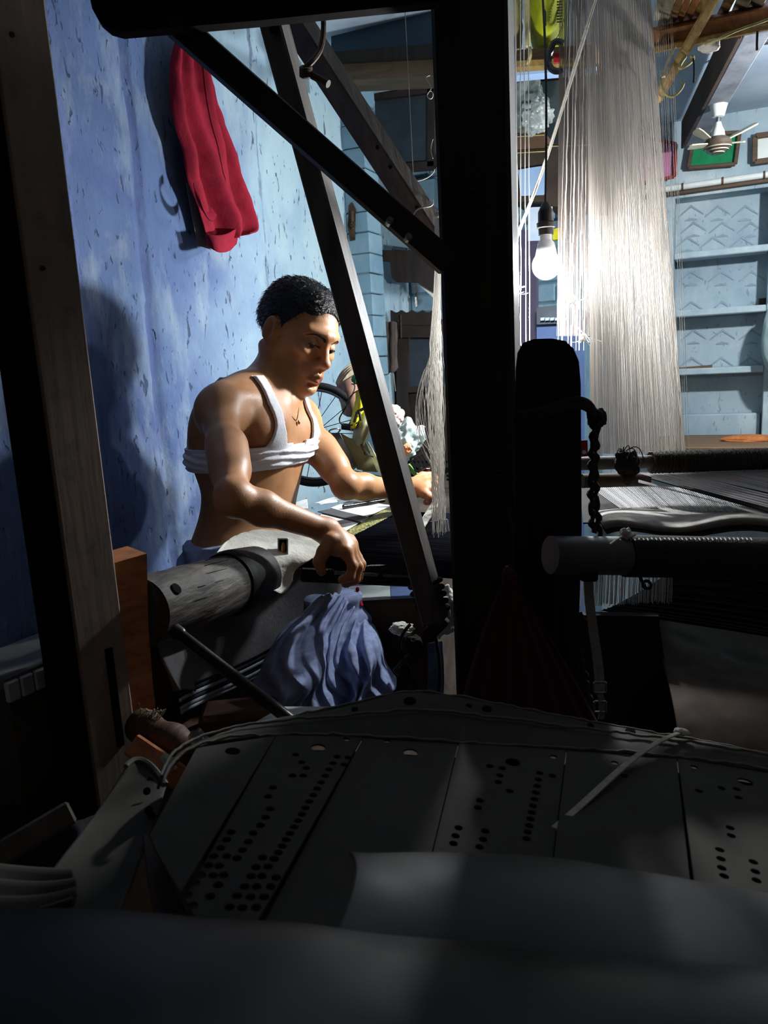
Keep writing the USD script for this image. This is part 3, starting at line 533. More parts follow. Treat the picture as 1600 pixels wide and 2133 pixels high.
def knot(name, label, at, r, seed, tails=4, mt=None):
    t = T(name, label, "knot"); rr = np.random.default_rng(seed); mt = mt or M_CORD
    t.part("knot", blob(at, [r, r, r * 1.2], seed=seed, amp=.45), mt)
    t.part("loose_ends", [tube(spline([at, at + RGT * rr.normal(0, r * 1.5) + UPV * rr.normal(-.4 * r, r), at + RGT * rr.normal(r, r * 2.4) + UPV * rr.normal(-r, r * 1.6) - FWD * r], 10), r * .12, 5) for _ in range(tails)], mt); t.done()
knot("cord_knot", "white knot in the cords below the bulb on the right", P(1190, 622, 1.83), .009, 1, 6)
knot("cord_knot", "white knot on the cords at the tall post's right edge, beside the bulb", P(1076, 602, 1.84), .008, 2, 4)
knot("cord_knot", "white knot with loose tails at the short post's upper right corner", P(1214, 704, 1.80), .008, 3, 8)
# cluster of threads hanging at the left side of the tall post
r = np.random.default_rng(12); lines = []; ws = []
for k in range(70):
    u = r.uniform(-1, 1); d = 1.66 + r.normal(0, .03)
    pts = [P(911 + u * 3, 440, 1.42), P(912 + u * 6, 560, d - .1), P(909 + u * 9, 660, d), P(908 + u * 13 + r.normal(0, 3), 800, d), P(912 + u * 12 + r.normal(0, 2), 960, d), P(915 + u * 13 + r.normal(0, 3), 1080, d), P(917 + u * 11 + r.normal(0, 4), 1180, d)]
    q = spline(pts, 60); q[20:] += RGT * (.0011 * np.sin(np.arange(40) * (.9 + .4 * r.random()) + k))[:, None]; lines.append(q); ws.append(r.uniform(.0006, .0013))
for k in range(16):
    w_ = r.uniform(4, 34) * (1 if k < 12 else .6); d = 1.66 + r.normal(0, .02); m_ = r.uniform(850, 900)
    lines.append(spline([P(912, 640 + 8 * k, d), P(903 - w_ * .4, 760, d), P(900 - w_, m_, d - .02), P(900 - w_ * .7, m_ + 45, d - .02), P(910, 960 + r.uniform(-20, 30), d)], 50)); ws.append(r.uniform(.0009, .0014))
c = curves(path_for("heddle_threads"), lines, ws, thr("grey_heddle_thread", "#b9b4ac", .15)); tag(c.GetPrim(), "looping bunch of grey threads hanging at the tall post's left edge by the left hand", "threads", kind="stuff")
t = T("thread_tie", "white binding wound round the thread bunch at the brace's lower end", "binding"); t.part("binding", [tube(spline([P(908 + 2 * k, 455, 1.36), P(907 + 2.4 * k, 500, 1.34), P(908 + 2.6 * k, 545 if k % 2 else 538, 1.33)], 10), .0015, 5) for k in range(6)], M_CORD); t.done()

# ---------------------------------------------------------------- second loom at the right: rods, fanned warp, rollers
M_WRAP = mat("thread_wrapped_rod", "#3a332d", "#2a2420", scale=1., stretch=(260, 260, 20), rough=.8, bump=.6, bscale=1.)
a, b = P(1208, 968, 1.36), P(1640, 954, 1.44)
t = T("lease_rod", "dark rod wrapped in thread, crossing the right side below the pale curtain", "rod")
t.part("core", rod(P(1195, 966, 1.36), b, .012, 16), M_GREYW)
u = frame(a, b); s0 = a + (b - a) * .33; ang = np.linspace(0, 2 * np.pi * 110, 110 * 9); hx = s0 + (b - s0) * (ang / ang[-1])[:, None] + (u[:, 0] * np.cos(ang)[:, None] + u[:, 1] * np.sin(ang)[:, None]) * (.0185 + .0012 * np.sin(ang * .37))[:, None]
t.part("wrapped_core", rod(s0, b, .0175, 20), M_WRAP); t.part("thread_winding", tube(hx, .0016, 4), M_WRAP, "thread wound closely round the rod")
t.part("knot", [blob(P(1300 + 8 * k, 968 + (k % 2) * 14, 1.35), [.014, .014, .022], seed=60 + k, amp=.4) for k in range(3)] + [blob(P(1296, 950, 1.345), [.012] * 3, seed=71, amp=.5)], M_ROPE, "dark knotted yarn near the rod's left end")
t.part("loose_ends", [tube(spline([P(1298, 945, 1.34), P(1290 + 9 * k, 934 - 3 * (k % 3), 1.335), P(1285 + 14 * k, 946 + 4 * k, 1.335)], 10), .0008, 4) for k in range(5)], M_ROPE); t.done()
solo("brown_under_rod", rod(P(1212, 1002, 1.40), P(1350, 998, 1.42), .013, 14), M_BRW, "short brown rod just under the thread-wrapped rod", "rod")
# fan of warp threads leaving the rod to the lower right
r = np.random.default_rng(5); lines = []; ws = []
for k in range(66):
    u_ = k / 65; p0 = P(1334 + 300 * u_ ** 1.1, 986 - 2 * u_, 1.40 + .03 * u_); p1 = P(1640 + 260 * u_, 1068 + r.normal(0, 2) - 36 * u_, 1.26 + .10 * u_); lines.append(np.linspace(p0, p1, 5)); ws.append(r.uniform(.0007, .0021))
for k in range(5): lines.append(np.linspace(P(1330, 1000 + k, 1.39), P(1600 + 20 * k, 1076 + 4 * k, 1.26), 5)); ws.append(.0018)
c = curves(path_for("warp_fan"), lines, ws, M_THG); tag(c.GetPrim(), "fan of white warp threads spreading right below the thread-wrapped rod", "threads", kind="stuff")
lines = []; ws = []
for k in range(80):
    u_ = k / 79; p0 = P(1228 + 330 * u_ ** .95, 1012 + 6 * u_, 1.52 + .02 * u_); p1 = P(1252 + 300 * u_ + 46, 1062 + 4 * u_, 1.38); lines.append(np.linspace(p0, p1, 4)); ws.append(r.uniform(.0009, .0021))
c = curves(path_for("lower_warp"), lines, ws, M_THG); tag(c.GetPrim(), "lower band of slanting white warp threads above the folded cloth", "threads", kind="stuff")
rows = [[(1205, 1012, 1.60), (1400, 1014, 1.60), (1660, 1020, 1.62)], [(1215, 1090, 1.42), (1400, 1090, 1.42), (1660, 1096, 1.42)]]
solo("gap_shade_sheet", sheet(dense(pgrid(rows), 8, 20), .003), mat("dark_under_cloth", "#23211f", "#191817", scale=10, rough=.9), "dark sheet added to shade the gaps between the slanting white warp threads", "cloth")  # sheet added below the threads so their gaps read as shade
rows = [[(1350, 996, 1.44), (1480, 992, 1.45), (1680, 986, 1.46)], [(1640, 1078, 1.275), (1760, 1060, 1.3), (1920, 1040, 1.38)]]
solo("gap_shade_sheet", sheet(dense(pgrid(rows), 8, 20), .002), mat("dark_under_cloth", "#23211f"), "dark sheet added to shade the gaps in the white thread fan, right edge", "cloth")  # added dark layer behind the fan, shading its gaps too
# folded cloth on the roller
rows = [[(1246, 1066, 1.40), (1330, 1060, 1.40), (1440, 1062, 1.40), (1540, 1068, 1.40), (1660, 1072, 1.40)], [(1252, 1080, 1.29), (1330, 1078, 1.29), (1420, 1090, 1.28), (1510, 1076, 1.28), (1650, 1086, 1.28)],
        [(1256, 1094, 1.265), (1330, 1094, 1.265), (1420, 1104, 1.26), (1510, 1088, 1.26), (1650, 1100, 1.26)], [(1264, 1106, 1.30), (1340, 1102, 1.30), (1430, 1112, 1.30), (1520, 1100, 1.30), (1650, 1112, 1.30)]]
M_FOLD = mat("creamy_web", "#a9a49e", "#8d8780", scale=1., stretch=(60, 60, 8), rough=.8, bump=.2, bscale=2)
t = T("folded_web", "folded pale web with a turned edge lying on the dark roller", "fabric"); t.part("fold", sheet(dense(pgrid(rows), 50, 70), .003), M_FOLD, smooth=True)
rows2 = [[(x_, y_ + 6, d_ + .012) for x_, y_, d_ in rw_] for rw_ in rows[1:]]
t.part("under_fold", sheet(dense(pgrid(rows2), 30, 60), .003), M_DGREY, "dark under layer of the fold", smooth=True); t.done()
# big roller with a pale pipe end
a, b = P(1146, 1156, 1.02), P(1300, 1158, 1.05); e = P(1680, 1164, 1.13)
t = T("warp_roller", "thick dark warp roller with a grey pipe end, right of the short post", "roller")
M_PIPE = mat("grey_pipe", "#4a4d55", "#3c3f46", scale=30, rough=.45, bump=.1)
t.part("pipe_end", tube([a - (b - a) * .001, a, b], [.020, .0255, .0265], 28), M_PIPE, "smooth grey pipe end"); t.part("wound_warp", tube([b, b + (e - b) * .005, e], [.026, .029, .030], 28), mat("dark_wound_warp", "#211d1b", "#151211", scale=1, stretch=(300, 300, 6), rough=.85, bump=.5, bscale=1), "dark threads wound on the roller")
t.part("wedge", box(P(1226, 1200, 1.03), [.022, .02, .014], np.c_[RGT, FWD, UPV], b=.003), M_BLK)
t.part("wound_ends", [tube(spline([P(1300 + 9 * k + 2 * (k % 3), 1128, 1.07), P(1303 + 9 * k, 1121, 1.045), P(1306 + 9 * k, 1124 + (k % 3), 1.03)], 6), .0009, 4) for k in range(30)], M_STR, "pale thread ends over the roller's top"); t.done()
t = T("roller_knot", "pale string knot tied on the roller beside the pipe end", "knot"); kp = P(1305, 1112, 1.04)
t.part("knot", blob(kp, [.008, .007, .008], seed=8, amp=.5), M_STR); t.part("tail", tube(spline([kp, P(1285, 1124, 1.03), P(1270, 1134, 1.02)], 10), .0014, 5), M_STR); t.part("tail", tube(spline([kp, P(1316, 1118, 1.03), P(1324, 1113, 1.03)], 10), .0014, 5), M_STR); t.done()
t = T("cord_loop", "dark looped cord hanging under the warp roller", "cord"); t.part("loop", tube(spline([P(1318, 1196, 1.06), P(1338, 1212, 1.05), P(1352, 1226, 1.05), P(1356, 1222, 1.05), P(1348, 1210, 1.05), P(1340, 1214, 1.05), P(1346, 1226, 1.05)], 30), .0022, 6), M_ROPE); t.done()
# threads under the roller and the navy warp
r = np.random.default_rng(15); lines = []; ws = []
for k in range(90):
    u_ = k / 89; lines.append(np.linspace(P(1212 + 190 * u_, 1150, 1.42), P(1206 + 192 * u_ + r.normal(0, 1), 1262 - 8 * u_ + r.normal(0, 2), 1.40), 4)); ws.append(r.uniform(.0007, .002))
c = curves(path_for("short_warp_ends"), lines, ws, thr("dim_white_thread", "#a9a6a8")); tag(c.GetPrim(), "short white threads hanging below the warp roller", "threads", kind="stuff")
rows = [[(1390, 1196, 1.5), (1480, 1196, 1.5), (1660, 1200, 1.5)], [(1300, 1252, 1.42), (1460, 1268, 1.40), (1660, 1300, 1.38)], [(1250, 1272, 1.40), (1440, 1300, 1.36), (1660, 1335, 1.33)]]
t = T("navy_warp", "dark navy warp sheet running away at the right under the roller", "fabric"); gg = dense(pgrid(rows), 30, 40); t.part("warp_sheet", sheet(gg, .002), M_NAVY, smooth=True)
t.part("warp_lines", [tube(gg[3 * k + 2] + UPV * .002, .0009, 4) for k in range(9)], mat("blue_green_thread", "#3d5a66", rough=.6, bump=0), "lighter blue-green threads on the navy sheet", kind="stuff"); t.done()
# strap with buckles and knotted cords on the short post's right side
t = T("webbing_strap", "pale webbing strap with two buckles hanging right of the short post", "strap"); M_WEB = mat("grey_webbing", "#8a8582", "#76716e", scale=200, rough=.9, bump=.3)
g0 = [P(1226, 1195, 1.06), P(1234, 1300, 1.05), P(1244, 1370, 1.04), P(1250, 1440, 1.03)]; t.part("strap", sheet(np.stack([spline(g0, 20) - RGT * .0065, spline(g0, 20) + RGT * .0065]), .002), M_WEB)
for py in (1432, 1472): cpt = P(1250, py, 1.025); t.part("buckle", [bar(cpt - RGT * .008 + UPV * s, cpt + RGT * .008 + UPV * s, .003, .003) for s in (-.007, .007)] + [bar(cpt + RGT * s - UPV * .007, cpt + RGT * s + UPV * .007, .003, .003) for s in (-.008, .008)], M_STEEL, "metal buckle")
t.part("tail", sheet(np.stack([spline([P(1250, 1445, 1.03), P(1254, 1470, 1.03), P(1252, 1498, 1.03)], 10) - RGT * .004, spline([P(1250, 1445, 1.03), P(1254, 1470, 1.03), P(1252, 1498, 1.03)], 10) + RGT * .004]), .002), M_WEB); t.done()
for k, (pts, lb) in enumerate((([(1238, 860, 1.08), (1234, 930, 1.08), (1232, 1000, 1.08), (1236, 1110, 1.08)], "dark knotted cord hanging from the short post's rope, left strand"), ([(1246, 862, 1.09), (1241, 950, 1.09), (1242, 1030, 1.09), (1250, 1120, 1.09)], "dark knotted cord hanging from the short post's rope, right strand"), ([(1208, 1290, 1.06), (1206, 1340, 1.05), (1216, 1400, 1.05), (1230, 1490, 1.04)], "dark twisted cord low beside the webbing strap"))):
    q = spline([P(*p) for p in pts], 60); q += RGT * (.0018 * np.sin(np.arange(60) * .9 + k))[:, None]
    t = T("knotted_cord", lb, "cord"); t.part("cord", tube(q, .0042 * (1 + .25 * np.sin(np.arange(60) * 1.3)), 7), M_ROPE); t.part("knot", blob(q[2], [.012, .011, .014], seed=20 + k, amp=.45), M_ROPE); t.done()
t = T("red_plastic_clip", "small red plastic tag with a white dot beside the short post", "tag"); t.part("plate", outline([(1210, 918), (1224, 917), (1225, 950), (1211, 952)], 1.3, .012), mat("red_plastic", "#8a1722", rough=.35, bump=0)); t.part("dot", lathe([(0, .002), (.0035, .002), (.0035, -.002)], P(1217, 942, 1.29), CAM - P(1217, 942, 1.29), 12), mat("white_plastic", "#d8d8d8", bump=0)); t.done()
# ---------------------------------------------------------------- things behind and beside the weaver
# red shirt hanging on the wall
M_REDC = mat("red_cotton", "#86192c", "#6f1324", scale=16, rough=.85, bump=.2, bscale=140, spec=.15)
left = [(372, 60), (352, 120), (348, 200), (358, 262), (376, 320), (384, 370), (404, 420), (420, 470), (430, 506)]
right = [(392, 62), (420, 100), (437, 150), (458, 240), (476, 310), (494, 380), (508, 430), (520, 462), (500, 488)]
xr = XW + .045; L = np.array([P(*q, x=xr) for q in left]); Rr = np.array([P(*q, x=xr) for q in right]); n_ = 70; m_ = 60
Ls, Rs_ = spline(L, n_), spline(Rr, n_); v_ = np.linspace(0, 1, m_)[None, :, None]; gg = Ls[:, None] * (1 - v_) + Rs_[:, None] * v_
uu, vv = np.meshgrid(np.linspace(0, 1, n_), np.linspace(0, 1, m_), indexing="ij")
dep = .030 * np.sin(np.pi * vv) ** .7 + .016 * np.sin(vv * 13 + 2.5 * uu) * (.3 + uu) + .010 * np.sin(vv * 24 - 3 * uu + 1)
gg[..., 0] += dep; gg = crumple(gg, .006, 18, 4)
t = T("red_shirt", "long red shirt hanging on the blue wall under the top beam", "shirt"); sh = t.part("shirt_body", sheet(gg, .003), M_REDC, smooth=True)
q = spline([P(404, 380, x=xr + .03), P(412, 420, x=xr + .04), P(424, 440, x=xr + .04), P(440, 432, x=xr + .04)], 20); t.part("turned_cuff", sheet(np.stack([q, q + np.array([.012, .004, -.02])]), .003), M_REDC, smooth=True)
t.part("hem_flap", sheet(crumple(dense([[P(428, 486, x=xr + .03), P(468, 488, x=xr + .055), P(500, 468, x=xr + .035)], [P(432, 508, x=xr + .02), P(462, 526, x=xr + .05), P(492, 508, x=xr + .03)]], 10, 24), .003, 30, 2), .003), M_REDC, smooth=True)
t.part("front_seam", tube(gg[8:-4, 30] + np.array([.003, 0, 0]), .0014, 5), mat("dark_red", "#6d0e20", rough=.9)); t.part("peg", rod(P(380, 66, x=XW), P(380, 66, x=XW + .07), .006, 8), M_IRON); t.done()
solo("grey_rag", sheet(crumple(dense([[P(388, 380, x=xr - .02), P(404, 380, x=xr - .01)], [P(400, 450, x=xr - .02), P(418, 450, x=xr - .01)], [P(412, 512, x=xr - .02), P(438, 520, x=xr - .01)]], 24, 12), .006, 30, 9), .002), M_GREYC, "grey rag hanging behind the lower edge of the red shirt", "cloth", smooth=True)
# rusty hinge pieces on the pilaster
M_RUST = mat("rusty_iron", "#4a3a2c", "#2c241d", scale=40, rough=.9, bump=.5)
t = T("rusty_latch", "rusty iron latch fixed to the blue brick pilaster", "latch"); yl = yp - .006
t.part("plate", outline([(727, 428), (733, 421), (741, 436), (739, 500), (729, 502), (724, 470)], (P(733, 460, y=yl) - CAM) @ FWD, .008, n=np.array([0, -1., 0])), M_RUST); t.part("bolt", rod(P(733, 440, y=yl - .004), P(735, 478, y=yl - .004), .006, 8), M_RUST); t.part("ring", lathe([(.009, -.003), (.012, 0), (.009, .003), (.006, 0), (.009, -.003)], P(735, 468, y=yl - .012), [0, -1, 0], 16), M_RUST); t.done()
# spoked wheel of the bobbin winder
M_TYRE = mat("black_rubber", "#1b1c1b", "#141514", scale=40, rough=.7, bump=.2)
wc = P(655, 905, 2.15); wu = unit(P(655, 803, 2.15) - wc); wh = unit(P(712, 905, 2.22) - wc); wh = unit(wh - wu * (wh @ wu)); R_w = np.linalg.norm(P(658, 803, 2.15) - wc)
ex = .52 * 0 + 1.0; wn = Ro.from_rotvec(wu * math.radians(-52)).apply(np.cross(wh, wu)); whh = np.cross(wu, wn)
t = T("spoked_wheel", "spoked bobbin-winder wheel with a black tyre behind the weaver's far shoulder", "wheel")
cir = lambda r_, n=64: np.array([wc + (whh * math.cos(s) + wu * math.sin(s)) * r_ for s in np.linspace(0, 2 * np.pi, n)])
t.part("tyre", tube(cir(R_w), .0095, 10, cap=False), M_TYRE, smooth=True); t.part("rim", tube(cir(R_w - .013), .0045, 8, cap=False), M_STEEL, smooth=True)
t.part("hub", rod(wc - wn * .03, wc + wn * .03, .012, 14), M_STEEL)
for k in range(18):
    s = k * 2 * np.pi / 18; o = wn * (.022 if k % 2 else -.022); t.part("spoke", rod(wc + o + (whh * math.cos(s + .7) + wu * math.sin(s + .7)) * .011, wc + (whh * math.cos(s) + wu * math.sin(s)) * (R_w - .014), .0011, 5), M_IRON)
t.done()
# olive tin boxes with hooks
M_OLIVE = mat("olive_painted_tin", "#8c8a62", "#6d6c4c", scale=12, rough=.5, bump=.1, dirt="#3c3a2a", dirt_amt=.4); M_DKTIN = mat("dark_tin_side", "#3a3a38", "#2b2b2a", scale=20, rough=.5, bump=.1)
def tinbox(front, d, th, label):
    t = T("olive_tin_box", label, "box"); t.part("lid", outline(front, d, .006), M_OLIVE); c = np.mean(front, axis=0); sm = [(c[0] + (x_ - c[0]) * .97, c[1] + (y_ - c[1]) * .97) for x_, y_ in front]
    back_ = [tuple(q) for q in sm]; t.part("body", outline(back_, d + .008, th), M_DKTIN); return t
t = tinbox([(708, 901), (744, 978), (786, 984), (762, 920), (728, 912)], 2.06, .07, "larger olive tin box with a dark side and hook, left of the batten arm"); 
t.part("dark_side", outline([(683, 905), (706, 900), (745, 972), (735, 980)], 2.03, .012), M_DKTIN, "dark side of the box"); t.part("handle", tube(spline([P(690, 903, 2.02), P(690, 895, 2.0), P(704, 893, 2.0), P(705, 900, 2.02)], 14), .0022, 6), M_STEEL)
t.part("hook", tube(spline([P(756, 928, 2.03), P(760, 940, 2.02), P(770, 948, 2.02), P(778, 952, 2.02)], 14), .002, 6), M_STEEL); t.part("latch", [tube(spline([P(752, 922, 2.03), P(757, 935, 2.02), P(766, 945, 2.02)], 10), .0035, 6), blob(P(762, 944, 2.02), [.006, .004, .005], seed=5)], M_RUST); t.done()
t = tinbox([(765, 921), (768, 919), (795, 968), (806, 990), (800, 1000), (780, 970)], 2.1, .06, "smaller olive tin box partly hidden by the batten arm"); t.part("edge", bar(P(766, 920, 2.08), P(794, 970, 2.08), .004, .004), mat("pale_tin_edge", "#b7b693", rough=.4)); t.done()
t = T("olive_bag", "olive canvas pouch hanging over the tin boxes", "bag"); t.part("pouch", sheet(crumple(dense([[P(757, 850, 2.08), P(765, 846, 2.05), P(772, 852, 2.08)], [P(745, 880, 2.06), P(760, 882, 2.02), P(774, 880, 2.06)], [P(738, 910, 2.06), P(752, 915, 2.02), P(766, 908, 2.06)], [P(746, 922, 2.06), P(752, 926, 2.04), P(758, 922, 2.06)]], 30, 24), .006, 30, 12), .006), M_OLIVE, smooth=True); t.part("strap", tube(spline([P(744, 886, 2.03), P(745, 870, 2.03), P(752, 862, 2.04)], 12), .003, 6), M_TYRE); t.done()
# folded sacking hanging by the wall, with yellow cloth and cables over it
M_SACK = mat("folded_sacking", "#b8ab92", "#9b8e77", scale=20, rough=.9, bump=.4, bscale=120); M_SKIND = mat("brown_bag", "#8a6a58", "#6d5245", scale=12, rough=.8, bump=.3)
t = T("folded_sacking", "brown bag with folded pale sacking leaning on the blue wall", "bag")
for k in range(4):
    o = k * .009; t.part("fold", sheet(dense([[P(699 + 3 * k, 798 + 2 * k, 2.2 - o), P(716 + 3 * k, 768 + 3 * k, 2.2 - o), P(742, 752 + 4 * k, 2.2 - o)], [P(703 + 3 * k, 806 + 1 * k, 2.2 - o), P(722 + 3 * k, 778 + 3 * k, 2.2 - o), P(746, 764 + 4 * k, 2.2 - o)]], 8, 24), .006), M_SACK, smooth=True)
t.part("bag_side", sheet(crumple(dense([[P(700, 806, 2.2), P(722, 792, 2.15), P(748, 775, 2.18)], [P(712, 835, 2.2), P(732, 830, 2.13), P(752, 820, 2.16)], [P(720, 862, 2.2), P(735, 868, 2.14), P(752, 860, 2.16)]], 24, 24), .006, 22, 15), .012), M_SKIND, smooth=True); t.done()
M_YEL = mat("yellow_cloth", "#c8c41f", "#a9a315", scale=16, rough=.8, bump=.2)
solo("yellow_rag", sheet(crumple(dense([[P(744, 818, 2.06), P(758, 806, 2.04), P(762, 812, 2.06)], [P(740, 846, 2.06), P(752, 842, 2.02), P(760, 845, 2.05)], [P(734, 872, 2.06), P(742, 874, 2.02), P(752, 868, 2.05)], [P(733, 888, 2.06), P(738, 890, 2.04), P(744, 886, 2.06)]], 36, 20), .005, 40, 17), .005), M_YEL, "bright yellow rag hanging beside the brown bag", "cloth", smooth=True)
solo("green_rag", blob(P(742, 790, 2.08), [.014, .01, .014], seed=31, amp=.4), mat("green_cloth", "#2f8a57", "#256d45", scale=30), "small green rag tucked above the yellow rag", "cloth")
t = T("black_cable", "loose black cable looping over the brown bag and yellow rag", "cable"); t.part("cable", tube(spline([P(733, 800, 2.08), P(738, 812, 2.05), P(726, 838, 2.05), P(712, 862, 2.06), P(707, 875, 2.05), P(712, 884, 2.04), P(730, 886, 2.03), P(745, 880, 2.02)], 50), .0018, 6), M_TYRE); t.part("cable", tube(spline([P(722, 846, 2.04), P(730, 826, 2.02), P(745, 814, 2.01), P(760, 812, 2.02)], 30), .0016, 6), M_TYRE); t.done()
t = T("pliers", "steel pliers among the rags above the tin boxes", "pliers"); t.part("jaw", bar(P(744, 858, 2.0), P(760, 850, 2.0), .008, .005), M_IRON); t.part("handle", tube([P(744, 858, 2.0), P(738, 880, 2.0)], .004, 8), M_IRON); t.part("handle", tube([P(748, 857, 2.0), P(752, 876, 2.0)], .004, 8), M_IRON); t.done()
M_WEED = mat("dark_pump", "#22262a", rough=.5)
t = T("dark_bracket", "dark metal bracket at the wheel's right side", "bracket"); t.part("arm", bar(P(712, 888, 2.1), P(748, 892, 2.08), .018, .012), M_WEED); t.part("arm", bar(P(725, 890, 2.1), P(742, 868, 2.08), .01, .01), M_WEED); t.part("screw", lathe([(0, .003), (.005, .002), (.005, -.002)], P(733, 892, 2.07), -FWD, 10), M_STEEL); t.done()
# plastic bags and rubber strap near the far hand
M_BAGW = mat("milky_plastic", "#b9c9c8", "#9fb4b5", scale=18, rough=.35, bump=.4, bscale=40, transl=.25); M_BAGP = mat("pink_plastic", "#cdb3b0", "#b89d9c", scale=18, rough=.35, bump=.4, bscale=40, transl=.25)
solo("plastic_bag", blob(P(822, 868, 2.0), [.022, .03, .03], seed=51, amp=.45, sub=4, scale=9), M_BAGP, "crumpled pinkish plastic bag right of the batten arm", "bag", smooth=True)
solo("plastic_bag", blob(P(845, 920, 1.98), [.04, .04, .055], seed=53, amp=.5, sub=4, scale=8, R=Ro.from_rotvec(FWD * .5).as_matrix()), M_BAGW, "crumpled milky green plastic bag below the pinkish one", "bag", smooth=True)
solo("paper_wad", blob(P(848, 936, 1.92), [.012, .01, .014], seed=57, amp=.45), mat("orange_paper", "#d9a07c", "#c98c68", scale=30), "small orange paper wad on the milky plastic bag", "paper")
t = T("black_buckle", "black ribbed plastic buckle beside the hanging threads", "buckle"); c_ = P(876, 962, 1.90); Rb2 = np.c_[unit(RGT + UPV * .45), FWD, unit(np.cross(FWD, unit(RGT + UPV * .45))) * -1]
t.part("frame", [box(c_ + Rb2[:, 0] * a_ + Rb2[:, 2] * b_, s_, Rb2, b=.002) for a_, b_, s_ in ((0, .018, [.042, .008, .006]), (0, -.018, [.042, .008, .006]), (.02, 0, [.006, .008, .036]), (-.02, 0, [.006, .008, .036]))], M_PEN)
for k in (-1, 0, 1): t.part("bar", box(c_ + Rb2[:, 0] * k * .009, [.004, .006, .03], Rb2, b=.001), M_PEN)
t.done()
M_STALK = mat("green_stalk", "#4f8a2e", "#3c6d22", scale=40, rough=.5, bump=.1)
for k in range(3): 
    t = T("green_stalk", ("upper", "middle", "lower")[k] + " of the three green stalks lying behind the far wrist", "stalk"); a, b = P(852 + 2 * k, 968 + 7 * k, 1.94), P(880 - 2 * k, 1000 - 1 * k, 1.92); t.part("stem", rod(a, b, .0035, 8), M_STALK); t.part("cut_end", lathe([(0, .0012), (.0034, .0006), (.0034, -.001)], a, a - b, 10), mat("cut_stalk", "#b5c98a", rough=.6)); t.done()
t = T("small_cup", "small dark red cup at the far hand", "cup"); t.part("cup", lathe([(0, -.012), (.010, -.012), (.013, .012), (.0115, .012), (.009, -.009), (0, -.009)], P(887, 985, 1.98), Z3, 18), mat("dark_red_plastic", "#54202a", rough=.4)); t.part("rim", tube(np.array([P(887, 985, 1.98) + Z3 * .012 + np.array([math.cos(s), math.sin(s), 0]) * .0125 for s in np.linspace(0, 6.3, 24)]), .0012, 5), M_STEEL); t.done()
# blue pot below the wheel
solo("dark_tray", bar(P(735, 985, 2.05), P(800, 1000, 2.0), .016, .05), M_DKTIN, "dark flat tray under the tin boxes", "tray")
# alcove: hanging trousers, scalloped cupboard, bracket shelf, shutter
M_CUP = mat("dark_cupboard_wood", "#2e2622", "#221c19", scale=1., stretch=(30, 30, 4), rough=.6, bump=.2, bscale=2)
M_CUPP = mat("dark_slate_panel", "#36404a", "#2b343d", scale=12, rough=.5, bump=.1)
YC = 2.95
def facing(pxs, y, th): return outline(pxs, (P(*np.mean(np.asarray(pxs, float), axis=0), y=y) - CAM) @ FWD, th, n=np.array([0, -1., 0]))
t = T("scalloped_cupboard", "dark cupboard with a scalloped top board behind the hanging trousers", "cupboard")
sc_ = [(815, 703), (813, 646)] + [(813 + 22 * k + 22 * s, 646 + 5 * math.sin(math.pi * s)) for k in range(4) for s in (.15, .3, .5, .7, .85, 1.)] + [(905, 646), (905, 703)]
t.part("valance", facing(sc_, YC - .03, .02), M_CUP); t.part("valance_edge", facing([(814, 674), (905, 674), (905, 677), (814, 677)], YC - .045, .008), M_CUP)
t.part("left_stile", facing([(826, 703), (850, 703), (850, 960), (826, 960)], YC, .03), M_CUP); t.part("rail", facing([(850, 806), (905, 804), (905, 816), (850, 818)], YC, .025), M_CUP)
t.part("upper_panel", facing([(850, 705), (940, 705), (940, 806), (850, 806)], YC + .02, .012), M_CUPP, "slate grey upper panel"); t.part("lower_panel", facing([(850, 818), (940, 816), (940, 960), (850, 960)], YC + .02, .012), M_CUP)
t.part("carcass", box([P(870, 800, y=YC + .12)[0] + .03, YC + .14, P(870, 800, y=YC)[2] - .05], [.24, .2, .6], b=.003), M_CUP); t.part("drop_strip", bar(P(835, 655, y=YC - .05), P(836, 705, y=YC - .05), .006, .004), M_CUP); t.done()
M_TROU = mat("grey_brown_cloth", "#5d5650", "#4a443f", scale=14, rough=.9, bump=.25, bscale=120)
t = T("hanging_trousers", "grey-brown trousers hanging left of the scalloped cupboard", "trousers")
for k, (xa, xb, ya, yb) in enumerate(((796, 812, 672, 775), (809, 826, 672, 770))):
    g_ = dense([[P(xa, ya, y=2.84), P((xa + xb) / 2, ya - 2, y=2.80), P(xb, ya, y=2.84)], [P(xa - 1, (ya + yb) / 2, y=2.84), P((xa + xb) / 2, (ya + yb) / 2, y=2.79), P(xb + 1, (ya + yb) / 2, y=2.84)], [P(xa, yb, y=2.84), P((xa + xb) / 2, yb + 6, y=2.80), P(xb + 3, yb - 4, y=2.84)]], 30, 20); t.part("leg", sheet(crumple(g_, .006, 20, 60 + k), .004), M_TROU, smooth=True)
t.part("loose_thread", tube(spline([P(820, 778, y=2.8), P(822, 795, y=2.8), P(824, 815, y=2.8)], 10), .0015, 5), M_STR); t.part("peg", rod(P(800, 676, y=2.85), P(830, 668, y=2.85), .005, 8), M_CUP); t.done()
solo("wooden_bracket", facing([(778, 679), (796, 679), (796, 700), (792, 706), (783, 706), (778, 700)], yp + pd + .05, .04), M_CUP, "dark rounded wooden bracket at the pilaster's far corner", "bracket")
t = T("carved_bracket", "dark carved wooden shelf bracket under the black brace", "bracket")
t.part("board", facing([(796, 521), (816, 521), (818, 515), (842, 522), (860, 520), (905, 545), (905, 610), (868, 588), (826, 588), (816, 578), (812, 545), (796, 544)], 2.85, .03), M_CUP); t.part("arm_piece", facing([(818, 512), (846, 516), (844, 522), (818, 520)], 2.83, .02), M_CUPP); t.done()
